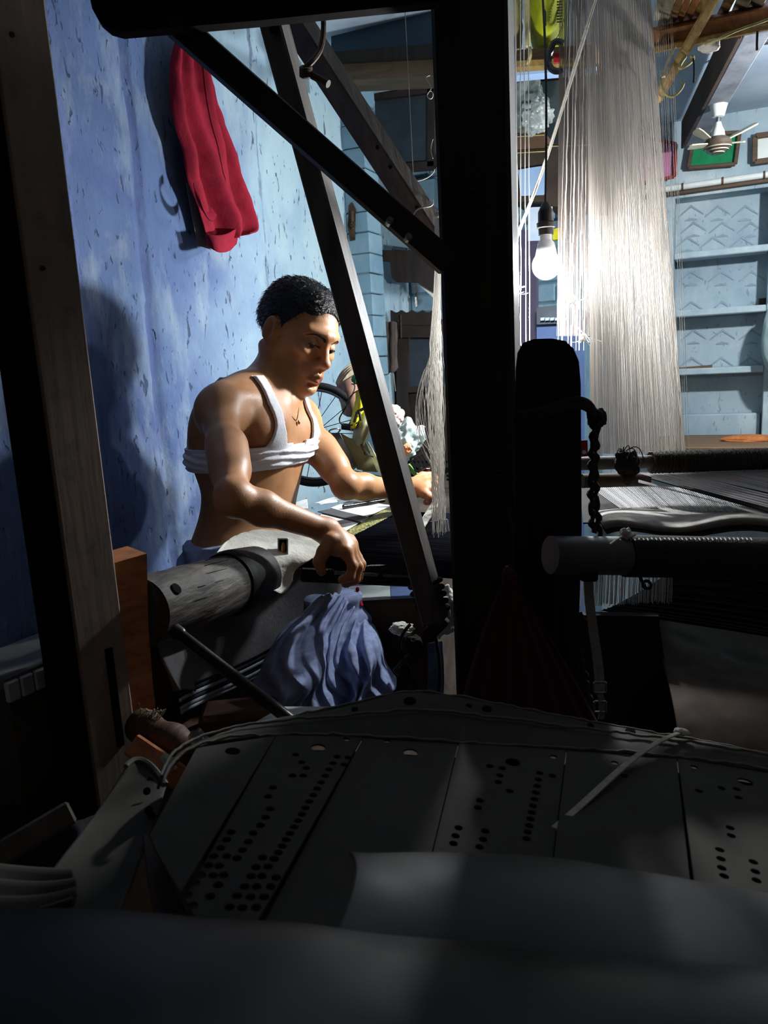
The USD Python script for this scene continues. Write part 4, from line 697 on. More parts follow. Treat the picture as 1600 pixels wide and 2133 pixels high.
solo("white_lath", bar(P(875, 588, y=2.88), P(912, 622, y=2.88), .02, .008), M_WHC, "short white slat showing below the carved bracket", "slat")
t = T("hanging_keys", "tangle of string and keys hanging below the carved bracket", "keys"); t.part("string", [tube(spline([P(866, 590, y=2.9), P(863, 608, y=2.88), P(866, 632, y=2.88)], 10), .002, 5), tube(spline([P(866, 590, y=2.9), P(870, 610, y=2.88), P(868, 640, y=2.88)], 10), .002, 5)], M_TROU); t.part("key", bar(P(866, 618, y=2.87), P(867, 640, y=2.87), .010, .004), M_STEEL); t.done()
# shutter and lintel high in the alcove
t = T("window_shutter", "dark blue-grey wooden shutter high in the alcove", "shutter"); YS = 2.9
t.part("panel", facing([(782, 205), (893, 190), (893, 338), (782, 350)], YS + .02, .015), M_CUPP)
for q in ([(778, 196), (903, 178), (903, 192), (778, 208)], [(778, 345), (903, 335), (903, 352), (778, 362)], [(890, 185), (905, 183), (905, 345), (890, 347)]): t.part("frame_rail", facing(q, YS, .03), M_CUP)
t.done()
M_LINT = wood("brown_lintel", "#4c3e2e", "#38301f", axis=0)
t = T("lintel_beam", "brown timber lintel crossing high above the shutter", "beam"); t.part("beam", facing([(690, 132), (960, 118), (960, 154), (690, 168)], 2.3, .12), M_LINT); t.part("upper_board", facing([(690, 108), (960, 86), (960, 116), (690, 130)], 2.28, .1), M_BLK); t.done()
solo("shaded_wall_sheet", facing([(690, -60), (960, -80), (960, 86), (690, 110)], 2.36, .03), mat("dark_slate_paint", "#2f4552", "#27394a", scale=4, rough=.7), "dark blue sheet painted as the shaded wall above the lintel", "panel")  # dark sheet added where the wall lies in shadow
solo("lintel_band", facing([(757, 165), (905, 158), (905, 180), (775, 195)], 2.93, .05), M_BRICKP, "pale blue plaster band between the lintel and the shutter", "band")
solo("shelf_slab", facing([(783, 392), (905, 372), (905, 430), (783, 440)], 3.05, .1), M_BRICKP, "pale blue masonry step below the shutter", "ledge")
t = T("wire_tangle", "white wire curling at the tall post's left edge near the shutter", "wire"); t.part("wire", [tube(spline([P(896, 157, 1.6), P(888, 162, 1.6), P(893, 172, 1.6), P(898, 185, 1.6), P(890, 200, 1.6), P(897, 206, 1.6), P(902, 196, 1.6), P(894, 190, 1.6)], 50), .0011, 5), tube(spline([P(902, 290, 1.6), P(898, 310, 1.6), P(902, 330, 1.6)], 14), .001, 5), tube(spline([P(906, 352, 1.6), P(890, 370, 1.6), P(868, 377, 1.6), P(850, 376, 1.62)], 24), .0012, 5)], M_STR); t.done()
t = T("hanging_string", "thin string hanging in the alcove from ceiling to the grey brace", "string"); t.part("string", tube([P(843, 8, 2.2), P(852, 180, 2.2), P(862, 385, 2.2)], .0012, 5), M_TROU); t.done()
# ---------------------------------------------------------------- behind the bulb: loft of sacks, cartons, papers
def fpx(pxs, y, th): return facing(pxs, y, th)
M_YSACK = mat("yellow_sack", "#a9b01e", "#8f9614", scale=10, rough=.6, bump=.25, bscale=60); M_BEIGE = mat("beige_sack", "#b3a86f", "#8d8353", scale=14, rough=.8, bump=.3)
M_BROWNW = wood("loft_brown_wood", "#80603c", "#60452a", axis=0); M_YELW = wood("loft_yellow_wood", "#8f7440", "#6b5630", axis=1); M_REDW = wood("loft_red_wood", "#93643c", "#724a2c", axis=1); M_GRW = wood("loft_grey_wood", "#8f8672", "#6f6857", axis=1)
M_BLUEP = mat("pale_blue_paper", "#93aed0", "#86a2c6", scale=10, rough=.7, bump=.05); M_CART = mat("brown_carton", "#5d4634", "#4a3729", scale=10, rough=.8, bump=.1); M_CARTD = mat("dark_carton", "#3c3129", "#2d251f", scale=10, rough=.8)
t = T("yellow_sack", "bulging yellow-green sack on the loft shelf above the bulb", "sack"); g_ = dense([[P(1100, -90, y=2.30), P(1135, -90, y=2.22), P(1178, -90, y=2.30)], [P(1103, 20, y=2.29), P(1135, 22, y=2.20), P(1178, 18, y=2.29)], [P(1108, 82, y=2.30), P(1136, 88, y=2.23), P(1176, 84, y=2.30)], [P(1116, 96, y=2.33), P(1138, 100, y=2.29), P(1170, 98, y=2.33)]], 30, 24)
t.part("sack_front", sheet(crumple(g_, .012, 12, 5), .01), M_YSACK, smooth=True); t.part("seam", tube([P(1133, -60, y=2.215), P(1135, 40, y=2.195), P(1137, 92, y=2.24)], .004, 5), M_BLK); t.part("stitching", [bar(P(1160, 4 + 6 * k, y=2.21), P(1172, 3 + 6 * k, y=2.22), .003, .003) for k in range(8)], M_BLK); t.done()
solo("beige_sack", sheet(crumple(dense([[P(1054, -30, y=2.28), P(1070, -34, y=2.23), P(1084, -30, y=2.28)], [P(1054, 50, y=2.28), P(1070, 52, y=2.22), P(1084, 52, y=2.28)], [P(1054, 104, y=2.28), P(1070, 106, y=2.25), P(1082, 104, y=2.28)]], 24, 20), .008, 20, 3), .01), M_BEIGE, "beige flowered sack at the left end of the loft shelf", "sack", smooth=True)
solo("loft_post", bar(P(1097, -40, y=2.2), P(1100, 100, y=2.2), .014, .02), M_BEIGE, "pale upright lath between the two loft sacks", "lath")
t = T("loft_shelf", "brown loft shelf carrying the yellow sack", "shelf"); t.part("shelf_beam", fpx([(1050, 106), (1240, 92), (1240, 118), (1050, 128)], 2.2, .16), M_BROWNW); t.part("shelf_edge", fpx([(1050, 128), (1240, 118), (1240, 128), (1050, 142)], 2.18, .04), M_YELW); t.part("hook", tube(spline([P(1103, 100, y=2.16), P(1104, 118, y=2.15), P(1098, 134, y=2.15)], 12), .005, 6), M_BEIGE); t.done()
solo("blue_band", fpx([(1050, 143), (1240, 126), (1240, 142), (1050, 160)], 2.24, .05), mat("pale_blue_paint", "#9fbbe0", "#93b0d8", scale=8, rough=.6, bump=.05), "pale blue painted band under the loft shelf", "band")
t = T("bent_rod_hanger", "bent black handle hanging at the loft shelf's right", "handle"); t.part("rod", tube(spline([P(1172, 90, y=2.14), P(1152, 92, y=2.14), P(1147, 105, y=2.14), P(1145, 138, y=2.14), P(1152, 146, y=2.14), P(1172, 144, y=2.14)], 30), .008, 8), M_PEN); t.done()
solo("red_packet", fpx([(1152, 112), (1166, 110), (1166, 128), (1154, 130)], 2.17, .02), mat("red_packet", "#a01f28", rough=.4), "small red packet on the loft shelf", "packet")
M_GREYP = mat("grey_green_panel", "#3f4a4c", "#353f41", scale=6, rough=.5)
t = T("grey_cabinet", "dark grey-green cabinet behind the bulb's cable", "cabinet"); t.part("panel", fpx([(1050, 166), (1260, 150), (1260, 420), (1050, 420)], 3.0, .02), M_GREYP); t.part("top_rail", fpx([(1050, 158), (1260, 142), (1260, 152), (1050, 168)], 2.96, .04), M_BLK); t.done()
M_CLEAR = mat("clear_bag", "#7e8984", "#5f6a66", scale=14, rough=.25, bump=.6, bscale=26, transl=.3)
solo("bundle_of_bags", blob(P(1092, 215, y=2.8), [.075, .05, .09], seed=21, amp=.5, sub=4, scale=8), M_CLEAR, "grey crumpled plastic bundle left of the cable", "bag", smooth=True)
solo("bundle_of_bags", blob(P(1118, 243, y=2.74), [.05, .04, .05], seed=23, amp=.55, sub=4, scale=10), mat("silver_bag", "#a9b0ae", "#7d8683", scale=20, rough=.2, bump=.6, bscale=30), "shiny silvery plastic bag below the grey bundle", "bag", smooth=True)
for k, (pxs, m_, lb) in enumerate((([(1066, 280), (1135, 276), (1135, 310), (1066, 314)], M_CART, "upper brown carton under the plastic bundles"), ([(1064, 314), (1140, 310), (1140, 420), (1064, 420)], M_CARTD, "larger dark brown carton behind the blue paper"), ([(1138, 300), (1250, 296), (1250, 430), (1138, 430)], M_CARTD, "dark carton to the right of the blue paper"))):
    t = T("carton", lb, "carton"); t.part("carton_body", fpx(pxs, 2.78 - .01 * k, .2), m_); c_ = np.mean(pxs, axis=0); t.part("lid_seam", fpx([(pxs[0][0] + 2, pxs[0][1] + 4), (pxs[1][0] - 2, pxs[1][1] + 4), (pxs[1][0] - 2, pxs[1][1] + 6), (pxs[0][0] + 2, pxs[0][1] + 6)], 2.77 - .01 * k, .006), M_BEIGE); t.done()
solo("blue_paper", fpx([(1079, 354), (1100, 350), (1134, 345), (1136, 400), (1132, 406), (1084, 408)], 2.75, .004), M_BLUEP, "pale blue paper sheet hanging above the bulb's holder", "paper")
solo("white_poster", fpx([(1100, 432), (1150, 430), (1150, 500), (1100, 502)], 2.735, .008), mat("white_poster", "#b7c3d3", "#a4b3c8", scale=10), "pale poster behind the bulb's holder", "poster")
solo("yellow_packet", fpx([(1150, 478), (1165, 474), (1166, 498), (1152, 500)], 2.735, .02), M_YEL, "little yellow packet right of the bulb's neck", "packet")
t = T("black_radio", "dark box with a row of pale keys low behind the bulb", "radio"); t.part("case", fpx([(1118, 640), (1200, 632), (1200, 672), (1118, 676)], 2.6, .06), M_CUPP)
for k in range(6): t.part("key", fpx([(1126 + 10 * k, 662), (1134 + 10 * k, 661), (1134 + 10 * k, 667), (1126 + 10 * k, 668)], 2.56, .01), mat("pale_key", "#9aa5b5", bump=0))
t.done()
solo("blue_box", fpx([(1118, 676), (1210, 670), (1210, 1400), (1118, 1400)], 2.65, .08), mat("blue_painted_box", "#465c86", "#3d5279", scale=8, rough=.6), "blue painted box under the dark box with keys", "box")
solo("violet_board", fpx([(1062, 480), (1118, 478), (1118, 1500), (1062, 1500)], 2.75, .03), mat("violet_grey_board", "#403a50", "#363144", scale=6, rough=.7), "violet-grey board behind the cords beside the tall post", "board")

# ---------------------------------------------------------------- right: loft planks, concrete beam, fan, boards, pipe
PL = lambda px, py, d: P(px, py, d * .85)
planks = [((1372, 30), (1392, -60), 18, M_GRW), ((1376, 64), (1412, -50), 20, M_GRW), ((1392, 60), (1432, -50), 20, M_BROWNW), ((1406, 58), (1452, -50), 17, M_REDW), ((1426, 52), (1474, -50), 16, M_REDW), ((1440, 46), (1496, -50), 17, M_YELW), ((1462, 44), (1524, -50), 14, M_YELW), ((1536, 30), (1576, -60), 28, M_GRW), ((1568, 24), (1612, -60), 28, M_GRW), ((1500, 38), (1550, -60), 20, M_BROWNW)]
words = ["first", "second", "third", "fourth", "fifth", "sixth", "seventh", "eighth", "ninth", "tenth"]
order = sorted(range(10), key=lambda k: planks[k][0][0])
for k, i in enumerate(order):
    (ax_, ay_), (bx_, by_), w_, m_ = planks[i]; da, db = 2.35, 2.0
    solo("loft_plank", bar(PL(ax_, ay_, da), PL(bx_, by_, db), w_ * 1.9 / 1600, .03, b=.002), m_, f"{words[k]} plank from the left in the stack stored on the loft", "plank")
t = T("loft_beam", "reddish-brown crossbeam under the stacked planks", "beam"); t.part("beam", bar(PL(1362, 84, 2.25), PL(1660, 22, 2.25), .05, .05, twist=10), M_REDW); t.part("lower_edge", bar(PL(1362, 104, 2.24), PL(1660, 44, 2.24), .016, .05), M_YELW); t.done()
t = T("yellow_pole", "yellowish round-edged pole slanting down from the loft, hung with cords", "pole"); t.part("pole", bar(PL(1368, 210, 2.3), PL(1510, -40, 2.0), .024, .024, b=.005), M_YELW)
t.part("cord", tube(spline([PL(1428, 118, 2.1), PL(1424, 140, 2.08), PL(1436, 132, 2.08), PL(1440, 118, 2.1)], 14), .004, 6), M_BEIGE); t.part("cord", tube(spline([PL(1384, 160, 2.2), PL(1380, 185, 2.18), PL(1396, 202, 2.18), PL(1416, 190, 2.18), PL(1420, 172, 2.2)], 20), .003, 6), M_BEIGE); t.done()
solo("loft_lath", bar(PL(1378, 160, 2.1), PL(1406, 96, 2.05), .008, .008), M_GRW, "thin pale lath leaning against the yellowish pole", "lath")
t = T("tied_cord", "pale cord stretched from the loft beam down to the right", "cord"); t.part("cord", tube(spline([PL(1470, 92, 2.05), PL(1500, 80, 2.0), PL(1540, 62, 2.0), PL(1575, 50, 2.0), PL(1620, 30, 2.0)], 20), .003, 6), M_BEIGE); t.part("hanging_end", tube(spline([PL(1578, 66, 2.0), PL(1577, 86, 2.0), PL(1577, 104, 2.0)], 10), .0028, 6), M_BLK); t.part("hanging_end", tube(spline([PL(1444, 122, 2.05), PL(1446, 150, 2.05), PL(1445, 172, 2.05)], 10), .0022, 6), M_BLK); t.done()
solo("white_rag", blob(PL(1478, 96, 2.15), [.022, .016, .014], seed=33, amp=.5, sub=3), M_WHC, "small white rag tucked under the loft beam", "cloth", smooth=True)
M_CONC = mat("concrete", "#7d828a", "#666b74", scale=10, rough=.9, bump=.4, bscale=40, dirt="#5a4a42", dirt_amt=.4)
ca, cb = P(1432, 300, 3.60), P(1590, 30, 2.3)
ca[2] = ZC - .05; cb[2] = ZC - .05
va = P(1447, 272, z=ZC - .10); vb = P(1543, 92, z=ZC - .10)
t = T("concrete_beam", "dark concrete beam running along the ceiling towards the green board", "beam"); t.part("beam", bar(va, vb + (vb - va) * .26, .075, .12, n=Z3, b=.004), M_CONC); t.part("board", bar(va - np.array([.047, 0, 0.01]), vb + (vb - va) * .26 - np.array([.047, 0, .01]), .012, .11, n=Z3, b=.002), mat("brown_formwork", "#4b3a30", "#382b24", scale=10, rough=.85, bump=.3)); t.done()
t = T("ceiling_pipe", "grey conduit pipe crossing the ceiling at the top right", "pipe"); t.part("pipe", rod(P(1500, 100, z=ZC - .02), P(1680, 72, z=ZC - .02), .012, 12), M_STEEL); t.done()
# ceiling fan
fc = P(1497, 222, 2.75); M_FANW = mat("fan_white", "#d2d6d2", "#c3c8c5", rough=.4, bump=0); M_FANB = mat("fan_brown", "#6a5a50", "#54473f", rough=.3, bump=0, metal=.3); M_BLADE = mat("fan_blade", "#a39f8b", "#938f7c", rough=.5, bump=0)
t = T("ceiling_fan", "white and brown ceiling fan with four beige blades, in front of the green board", "fan"); px_ = 3.1 / 1600
t.part("canopy", lathe([(0, .026), (.030, .026), (.034, .020), (.026, -.012), (.020, -.034), (0, -.036)], fc, Z3, 28), M_FANW, smooth=30)
t.part("down_rod", rod([fc[0], fc[1], ZC], fc - Z3 * .06, .007, 12), M_STEEL)
t.part("motor_cover", lathe([(0, 0), (.010, 0), (.014, -.014), (.022, -.03), (.026, -.055), (0, -.055)], fc - Z3 * .052, Z3, 28), M_FANW, smooth=30)
mc = fc - Z3 * .128; t.part("motor", lathe([(0, .028), (.030, .026), (.046, .012), (.049, 0), (.044, -.012), (.030, -.022), (.018, -.028), (0, -.030)], mc, Z3, 32), M_FANB, smooth=30)
t.part("motor_ring", [lathe([(r_ - .002, z_), (r_ + .002, z_ + .002), (r_ + .002, z_ - .002), (r_ - .002, z_)], mc, Z3, 32) for r_, z_ in ((.046, -.010), (.036, -.019), (.022, -.027))], M_BLADE)
for tip, w_ in (((1447, 272), .035), ((1576, 258), .045), ((1434, 308), .03), ((1552, 296), .04)):
    e_ = P(*tip, 2.75) ; 
    for _ in range(1):
        v_ = P(*tip, 1) - CAM; e_ = CAM + v_ * ((mc[2] + (.0) - CAM[2]) / v_[2]) if tip[1] > 9999 else P(*tip, 2.75)
    dr = e_ - mc; dv = unit(dr); L_ = np.linalg.norm(dr)
    o_ = [(-.008, .03), (.008, .03), (.012, .05), (w_ / 2, .08), (w_ / 2, L_ - .006), (w_ / 2 - .008, L_), (-w_ / 2 + .008, L_), (-w_ / 2, L_ - .006), (-w_ / 2, .08), (-.012, .05)]
    nn_ = unit(np.cross(dv, np.cross(Z3 + dv * 0, dv))); nn_ = Ro.from_rotvec(dv * .25).apply(nn_); t.part("blade", extrude(o_, .005, np.c_[np.cross(dv, nn_), dv, nn_], mc + Z3 * .002), M_BLADE)
t.done()
# boards and frames on the back wall
M_GREEN = mat("green_baize", "#0c7a4c", "#0a6b42", scale=30, rough=.8, bump=.1); M_PINK = mat("pink_board", "#b56f93", "#a66387", scale=6, rough=.7, bump=.05); M_FRB = wood("brown_frame", "#5a4636", "#45362a", axis=0); M_FRR = mat("red_frame", "#8c2a2a", "#742020", rough=.6)
def framed(name, label, pxs, y, wfr, mb, mf, cat_="board"):
    t = T(name, label, cat_); t.part("panel", fpx(pxs, y, .012), mb)
    for k in range(4):
        a, b = P(*pxs[k], y=y - .01), P(*pxs[(k + 1) % 4], y=y - .01); t.part("frame_rail", bar(a, b, wfr, .02, n=np.array([0, -1., 0])), mf)
    t.done()
framed("green_board", "green notice board in a brown frame behind the fan", [(1446, 282), (1541, 276), (1532, 342), (1434, 350)], YB - .03, .016, M_GREEN, M_FRB)
framed("pink_board", "pink board with a red edge behind the thread curtain's right side", [(1330, 284), (1409, 300), (1405, 368), (1330, 384)], YB - .05, .014, M_PINK, M_FRR)
framed("picture_frame", "pale picture in a brown frame cut by the photo's right edge", [(1573, 284), (1660, 272), (1660, 326), (1572, 338)], YB - .03, .022, mat("pale_picture", "#cfd3cc", "#bfc5bf", scale=4, rough=.5, bump=0), M_FRB, "picture")
t = T("wall_pipe", "long pale pipe with brown clamps fixed along the wall over the niche", "pipe"); a, b = P(1340, 401, y=YB - .03), P(1680, 352, y=YB - .03); t.part("pipe", rod(a, b, .014, 14), M_FANW); t.part("lower_strip", bar(a - Z3 * .024, b - Z3 * .024, .016, .012, n=np.array([0, -1., 0])), M_FRB)
for f in (.25, .5, .75): t.part("clamp", tube([a + (b - a) * f, a + (b - a) * (f + .012)], .017, 14), M_FRB)
t.done()
# things in the niche
solo("dark_box", fpx([(1580, 622), (1600, 620), (1600, 638), (1580, 639)], YB + .1, .06), M_CUP, "small black box at the right end of the middle niche shelf", "box")
solo("brown_stick", rod(P(1396, 771, y=YB + .06), P(1484, 764, y=YB + .06), .010, 10), mat("brown_stick", "#6d523c", "#54402f", scale=20, rough=.8), "brown stick lying on the lowest niche shelf", "stick")
M_COUN = wood("worn_counter", "#7a6046", "#5d4936", axis=0)
solo("wood_counter", box([(nx0 + 2.0) / 2 + .05, YB - .22, P(1500, 930, y=YB - .3)[2]], [2.0 - nx0 + .2, .5, .035], b=.004), M_COUN, "worn wooden counter under the wall niche", "counter")
t = T("bread_loaf", "orange-brown flat loaf lying on the counter at the right edge", "loaf"); lc = P(1562, 915, y=YB - .25); t.part("loaf", blob(lc, [.115, .05, .022], seed=3, amp=.15, sub=4), mat("orange_crust", "#b8703a", "#94552a", scale=30, rough=.7, bump=.3)); t.done()
t = T("pale_helmet_bag", "rounded pale bag hanging at the photo's right edge before the shelves", "bag"); t.part("bag", blob(P(1622, 700, 3.4), [.07, .06, .17], seed=12, amp=.12, sub=4), mat("pale_green_bag", "#a5b8b8", "#95a9aa", scale=8, rough=.6)); t.part("bag_tie", rod(P(1616, 615, 3.4), P(1616, 560, 3.4), .006, 8), M_STR); t.done()
# ---------------------------------------------------------------- the weaver: one signed distance field, one skin
class Field:
    def __init__(s): s.pr = []
    def cap(s, a, b, ra, rb, k=.02, sub=False): s.pr.append(("c", np.asarray(a, float), np.asarray(b, float), ra, rb, k, sub)); return s
    def ell(s, c, r, k=.02, R=None, sub=False): s.pr.append(("e", np.asarray(c, float), np.asarray(r, float), R, None, k, sub)); return s
    def __call__(s, p):
        d = np.full(len(p), .2)
        for t, a, b, r0, r1, k, sub in s.pr:
            if t == "c": cen, rad = (a + b) / 2, np.linalg.norm(b - a) / 2 + max(r0, r1)
            else: cen, rad = a, b.max()
            m = np.nonzero(((p - cen) ** 2).sum(1) < (rad + .06) ** 2)[0]
            if not len(m): continue
            q = p[m]
            if t == "c":
                ab = b - a; u = np.clip((q - a) @ ab / max(ab @ ab, 1e-9), 0, 1); e = np.linalg.norm(q - a - u[:, None] * ab, axis=1) - (r0 + (r1 - r0) * u)
            else:
                l = (q - a) if r0 is None else (q - a) @ r0
                k0 = np.linalg.norm(l / b, axis=1); k1 = np.linalg.norm(l / b ** 2, axis=1); e = k0 * (k0 - 1) / np.maximum(k1, 1e-6)
            o = d[m]
            if sub: e = -e; hh = np.maximum(k - np.abs(o - e), 0) / k; d[m] = np.maximum(o, e) + hh * hh * k / 4
            else: hh = np.maximum(k - np.abs(o - e), 0) / k; d[m] = np.minimum(o, e) - hh * hh * k / 4
        return d
def nets(f, lo, hi, h):
    "surface of a distance field f by sparse surface nets at step h"
    lo = np.asarray(lo, float); B = 6; n = np.ceil((np.asarray(hi) - lo) / (h * B)).astype(int); N = n * B + 1
    c = np.stack(np.meshgrid(*[np.arange(k) for k in n], indexing="ij"), -1).reshape(-1, 3)
    dc = f(lo + (c + .5) * B * h); near = np.abs(dc) < B * h * 1.15 + .002
    F = np.full(N, 1., np.float32); need = np.zeros(N, bool)
    for cc, ins in zip(c[~near & (dc < 0)], dc[~near & (dc < 0)]): F[tuple(slice(a * B, a * B + B + 1) for a in cc)] = -1
    for cc in c[near]: need[tuple(slice(a * B, a * B + B + 1) for a in cc)] = True
    idx = np.nonzero(need); F[idx] = f(lo + np.stack(idx, -1) * h)
    S = F < 0; cs = np.zeros(N - 1, np.int8)
    sl = lambda i, j, k: (slice(i, N[0] - 1 + i), slice(j, N[1] - 1 + j), slice(k, N[2] - 1 + k))
    for i, j, k in np.ndindex(2, 2, 2): cs += S[sl(i, j, k)]
    act = np.nonzero((cs > 0) & (cs < 8)); vid = np.full(N - 1, -1, np.int32); vid[act] = np.arange(len(act[0]))
    base = np.stack(act, -1); acc = np.zeros((len(base), 3)); cnt = np.zeros(len(base))
    cor = {(i, j, k): F[base[:, 0] + i, base[:, 1] + j, base[:, 2] + k] for i, j, k in np.ndindex(2, 2, 2)}
    for (i, j, k), a in cor.items():
        for ax in range(3):
            e = [i, j, k]
            if e[ax]: continue
            e[ax] = 1; b = cor[tuple(e)]; cross = (a < 0) != (b < 0); t = np.where(cross, a / np.where(cross, a - b, 1), 0)
            q = np.tile(np.array([i, j, k], float), (len(base), 1)); q[:, ax] += t; acc += q * cross[:, None]; cnt += cross
    v = lo + (base + acc / cnt[:, None]) * h; quads = []
    for ax in range(3):
        s0 = [slice(1, N[a] - 1) for a in range(3)]; s1 = list(s0); s0[ax] = slice(0, N[ax] - 1); s1[ax] = slice(1, N[ax])
        A, Bn = S[tuple(s0)], S[tuple(s1)]; off = np.ones(3, int); off[ax] = 0; u, w = (ax + 1) % 3, (ax + 2) % 3
        for cond, flip in ((A & ~Bn, False), (~A & Bn, True)):
            e = np.stack(np.nonzero(cond), -1) + off; q = []
            for du, dw in ((1, 1), (0, 1), (0, 0), (1, 0)):
                z_ = e.copy(); z_[:, u] -= du; z_[:, w] -= dw; q.append(vid[tuple(z_.T)])
            q = np.stack(q, 1); quads.append(q[:, ::-1] if flip else q)
    q = np.vstack(quads); q = q[(q >= 0).all(1)]
    return trimesh.Trimesh(v, np.vstack([q[:, [0, 1, 2]], q[:, [0, 2, 3]]]), process=False)

HM = Ro.from_euler('ZYX', [-17, 20, -13], degrees=True).as_matrix(); HC = np.array([-0.872, 1.535, 1.114]); HS = .945
def H(*q): return HC + HM @ (np.asarray(q, float) * HS)
rs, ls = P(456, 858, 1.54), P(624, 876, 1.835)
re_, rw = P(487, 1038, 1.28), P(682, 1106, 1.385)
le, lw = P(721, 1011, 1.71), P(846, 1020, 1.845)
nk = np.array([-.925, 1.475, .985])
torso = Field()
torso.ell([-.965, 1.395, .655], [.105, .15, .10], .03).ell([-.955, 1.41, .755], [.088, .122, .12], .05).ell([-.945, 1.44, .885], [.10, .142, .15], .05)
torso.ell([-.935, 1.45, .965], [.08, .145, .065], .04)
for s_, sh in ((-1, rs), (1, ls)):
    torso.ell([-.868, 1.445 + s_ * .062, .915 - s_ * .012], [.03, .062, .042], .03)                 # chest
    torso.cap([-.93, 1.45 + s_ * .05, .975], sh, .047, .040, .04)                                       # shoulder girdle
    torso.cap(nk + (0, s_ * .02, .03), sh + (0.0, -s_ * .03, .025), .034, .03, .04)                   # trapezius
    torso.ell([-1.0, 1.44 + s_ * .075, .90], [.05, .06, .10], .03)                                   # shoulder blade
    torso.cap(np.array([-.875, 1.46 + s_ * .02, .972]), sh + (.03, -s_ * .01, .03), .009, .009, .022)   # collar bone
body = Field(); body.pr = list(torso.pr)
for sh, el, wr in ((rs, re_, rw), (ls, le, lw)):
    body.ell(sh + (.003, 0, -.004), [.043, .043, .05], .03)
    body.cap(sh, el, .036, .029, .03); body.cap(sh * .55 + el * .45 + (.008, 0, .0), sh * .3 + el * .7 + (.006, 0, 0), .032, .029, .03)
    m_ = el * .72 + wr * .28; body.cap(el, m_, .026, .0282, .02); body.cap(m_, wr, .0282, .0200, .02); body.ell(el + unit(el - wr) * .003, [.0235, .0235, .0235], .02)
for s_ in (-1, 1): body.cap([-.95, 1.395 + s_ * .08, .635], [-.70, 1.395 + s_ * .10, .56], .075, .052, .04)
# neck and head
body.cap(nk, H(-.03, 0, -.05), .055, .05, .03)
for s_ in (-1, 1): body.cap(np.array([-.868, 1.462 + s_ * .014, .975]), H(-.03, s_ * .062, -.04), .011, .014, .02)
body.ell(H(.02, 0, -.135), [.014] * 3, .02)
hd = lambda c, r, k=.012, sub=False: body.ell(H(*c), np.array(r) * HS, k, HM, sub)
hc = lambda a, b, ra, rb, k=.01, sub=False: body.cap(H(*a), H(*b), ra * HS, rb * HS, k, sub)
hd((-.016, 0, .038), (.100, .074, .080), .02); hd((.022, 0, .015), (.066, .066, .085), .03); hd((.028, 0, -.04), (.052, .056, .066), .03)
hc((-.002, -.056, -.045), (.066, -.02, -.094), .018, .016, .03); hc((-.002, .056, -.045), (.066, .02, -.094), .018, .016, .03)      # jaw
hd((.079, 0, -.095), (.018, .022, .016), .02)                                                                               # chin
for s_ in (-1, 1):
    hd((.063, s_ * .0465, -.018), (.021, .019, .016), .018)                                                                    # cheek bone
    hc((.092, s_ * .010, .03), (.072, s_ * .048, .03), .0115, .010, .014)                                                     # brow ridge
    hd((.056, s_ * .0605, -.058), (.030, .0155, .028), .03, True)
    hd((.1045, s_ * .033, .007), (.028, .021, .0145), .010, True)                                                              # eye socket
    hd((.0765, s_ * .0325, .005), (.0125, .0158, .0125), .005)                                                               # lids over the eye
    hd((.093, s_ * .0335, -.0022), (.012, .0148, .0044), .002, True)                                                          # narrow lid opening
hc((.087, 0, .020), (.107, 0, -.026), .0085, .0105, .012); hd((.110, 0, -.030), (.0125, .0125, .0105), .008)                                # nose
for s_ in (-1, 1):
    hd((.100, s_ * .0135, -.034), (.012, .0085, .0085), .006)
    hd((.105, s_ * .0075, -.0435), (.006, .0038, .0035), .003, True)                                                         # nostrils
    hc((.098, s_ * .019, -.034), (.078, s_ * .037, -.066), .0034, .004, .010, True)                                          # smile fold
hd((.083, 0, -.062), (.022, .03, .026), .015)                                                                             # muzzle
hc((.1015, -.001, -.0605), (.092, -.023, -.068), .0062, .0035, .004); hc((.1015, .001, -.0605), (.092, .023, -.068), .0062, .0035, .004)
hc((.099, 0, -.0745), (.0915, -.019, -.072), .0072, .004, .004); hc((.099, 0, -.0745), (.0915, .019, -.072), .0072, .004, .004)
hc((.108, -.014, -.0675), (.108, .014, -.0675), .0028, .0028, .002, True); hc((.1, -.02, -.069), (.094, -.025, -.0705), .0022, .002, .002, True)
hd((.099, 0, -.051), (.006, .003, .007), .004, True); hd((.096, 0, -.086), (.012, .018, .005), .008, True)
for s_ in (-1, 1):                                                                                                       # ears
    R_ = HM @ Ro.from_euler("ZY", [s_ * -22, 12], degrees=True).as_matrix()
    c_ = lambda *q: H(-.008 + q[0], s_ * (.071 + q[1]), q[2])
    body.ell(c_(0, .006, .0), np.array([.019, .008, .031]) * HS, .008, R_); body.ell(c_(.004, .016, .004), np.array([.011, .008, .019]) * HS, .004, R_, True)
    rim_ = [c_(.015 * math.cos(a_) - .002, .013, .027 * math.sin(a_)) for a_ in np.linspace(-.9, 3.9, 14)]
    for q0_, q1_ in zip(rim_[:-1], rim_[1:]): body.cap(q0_, q1_, .0036 * HS, .0036 * HS, .004)
    body.ell(c_(.004, .004, -.026), np.array([.009, .006, .011]) * HS, .006, R_); body.ell(c_(.012, .004, -.004), np.array([.005, .006, .008]) * HS, .004, R_)
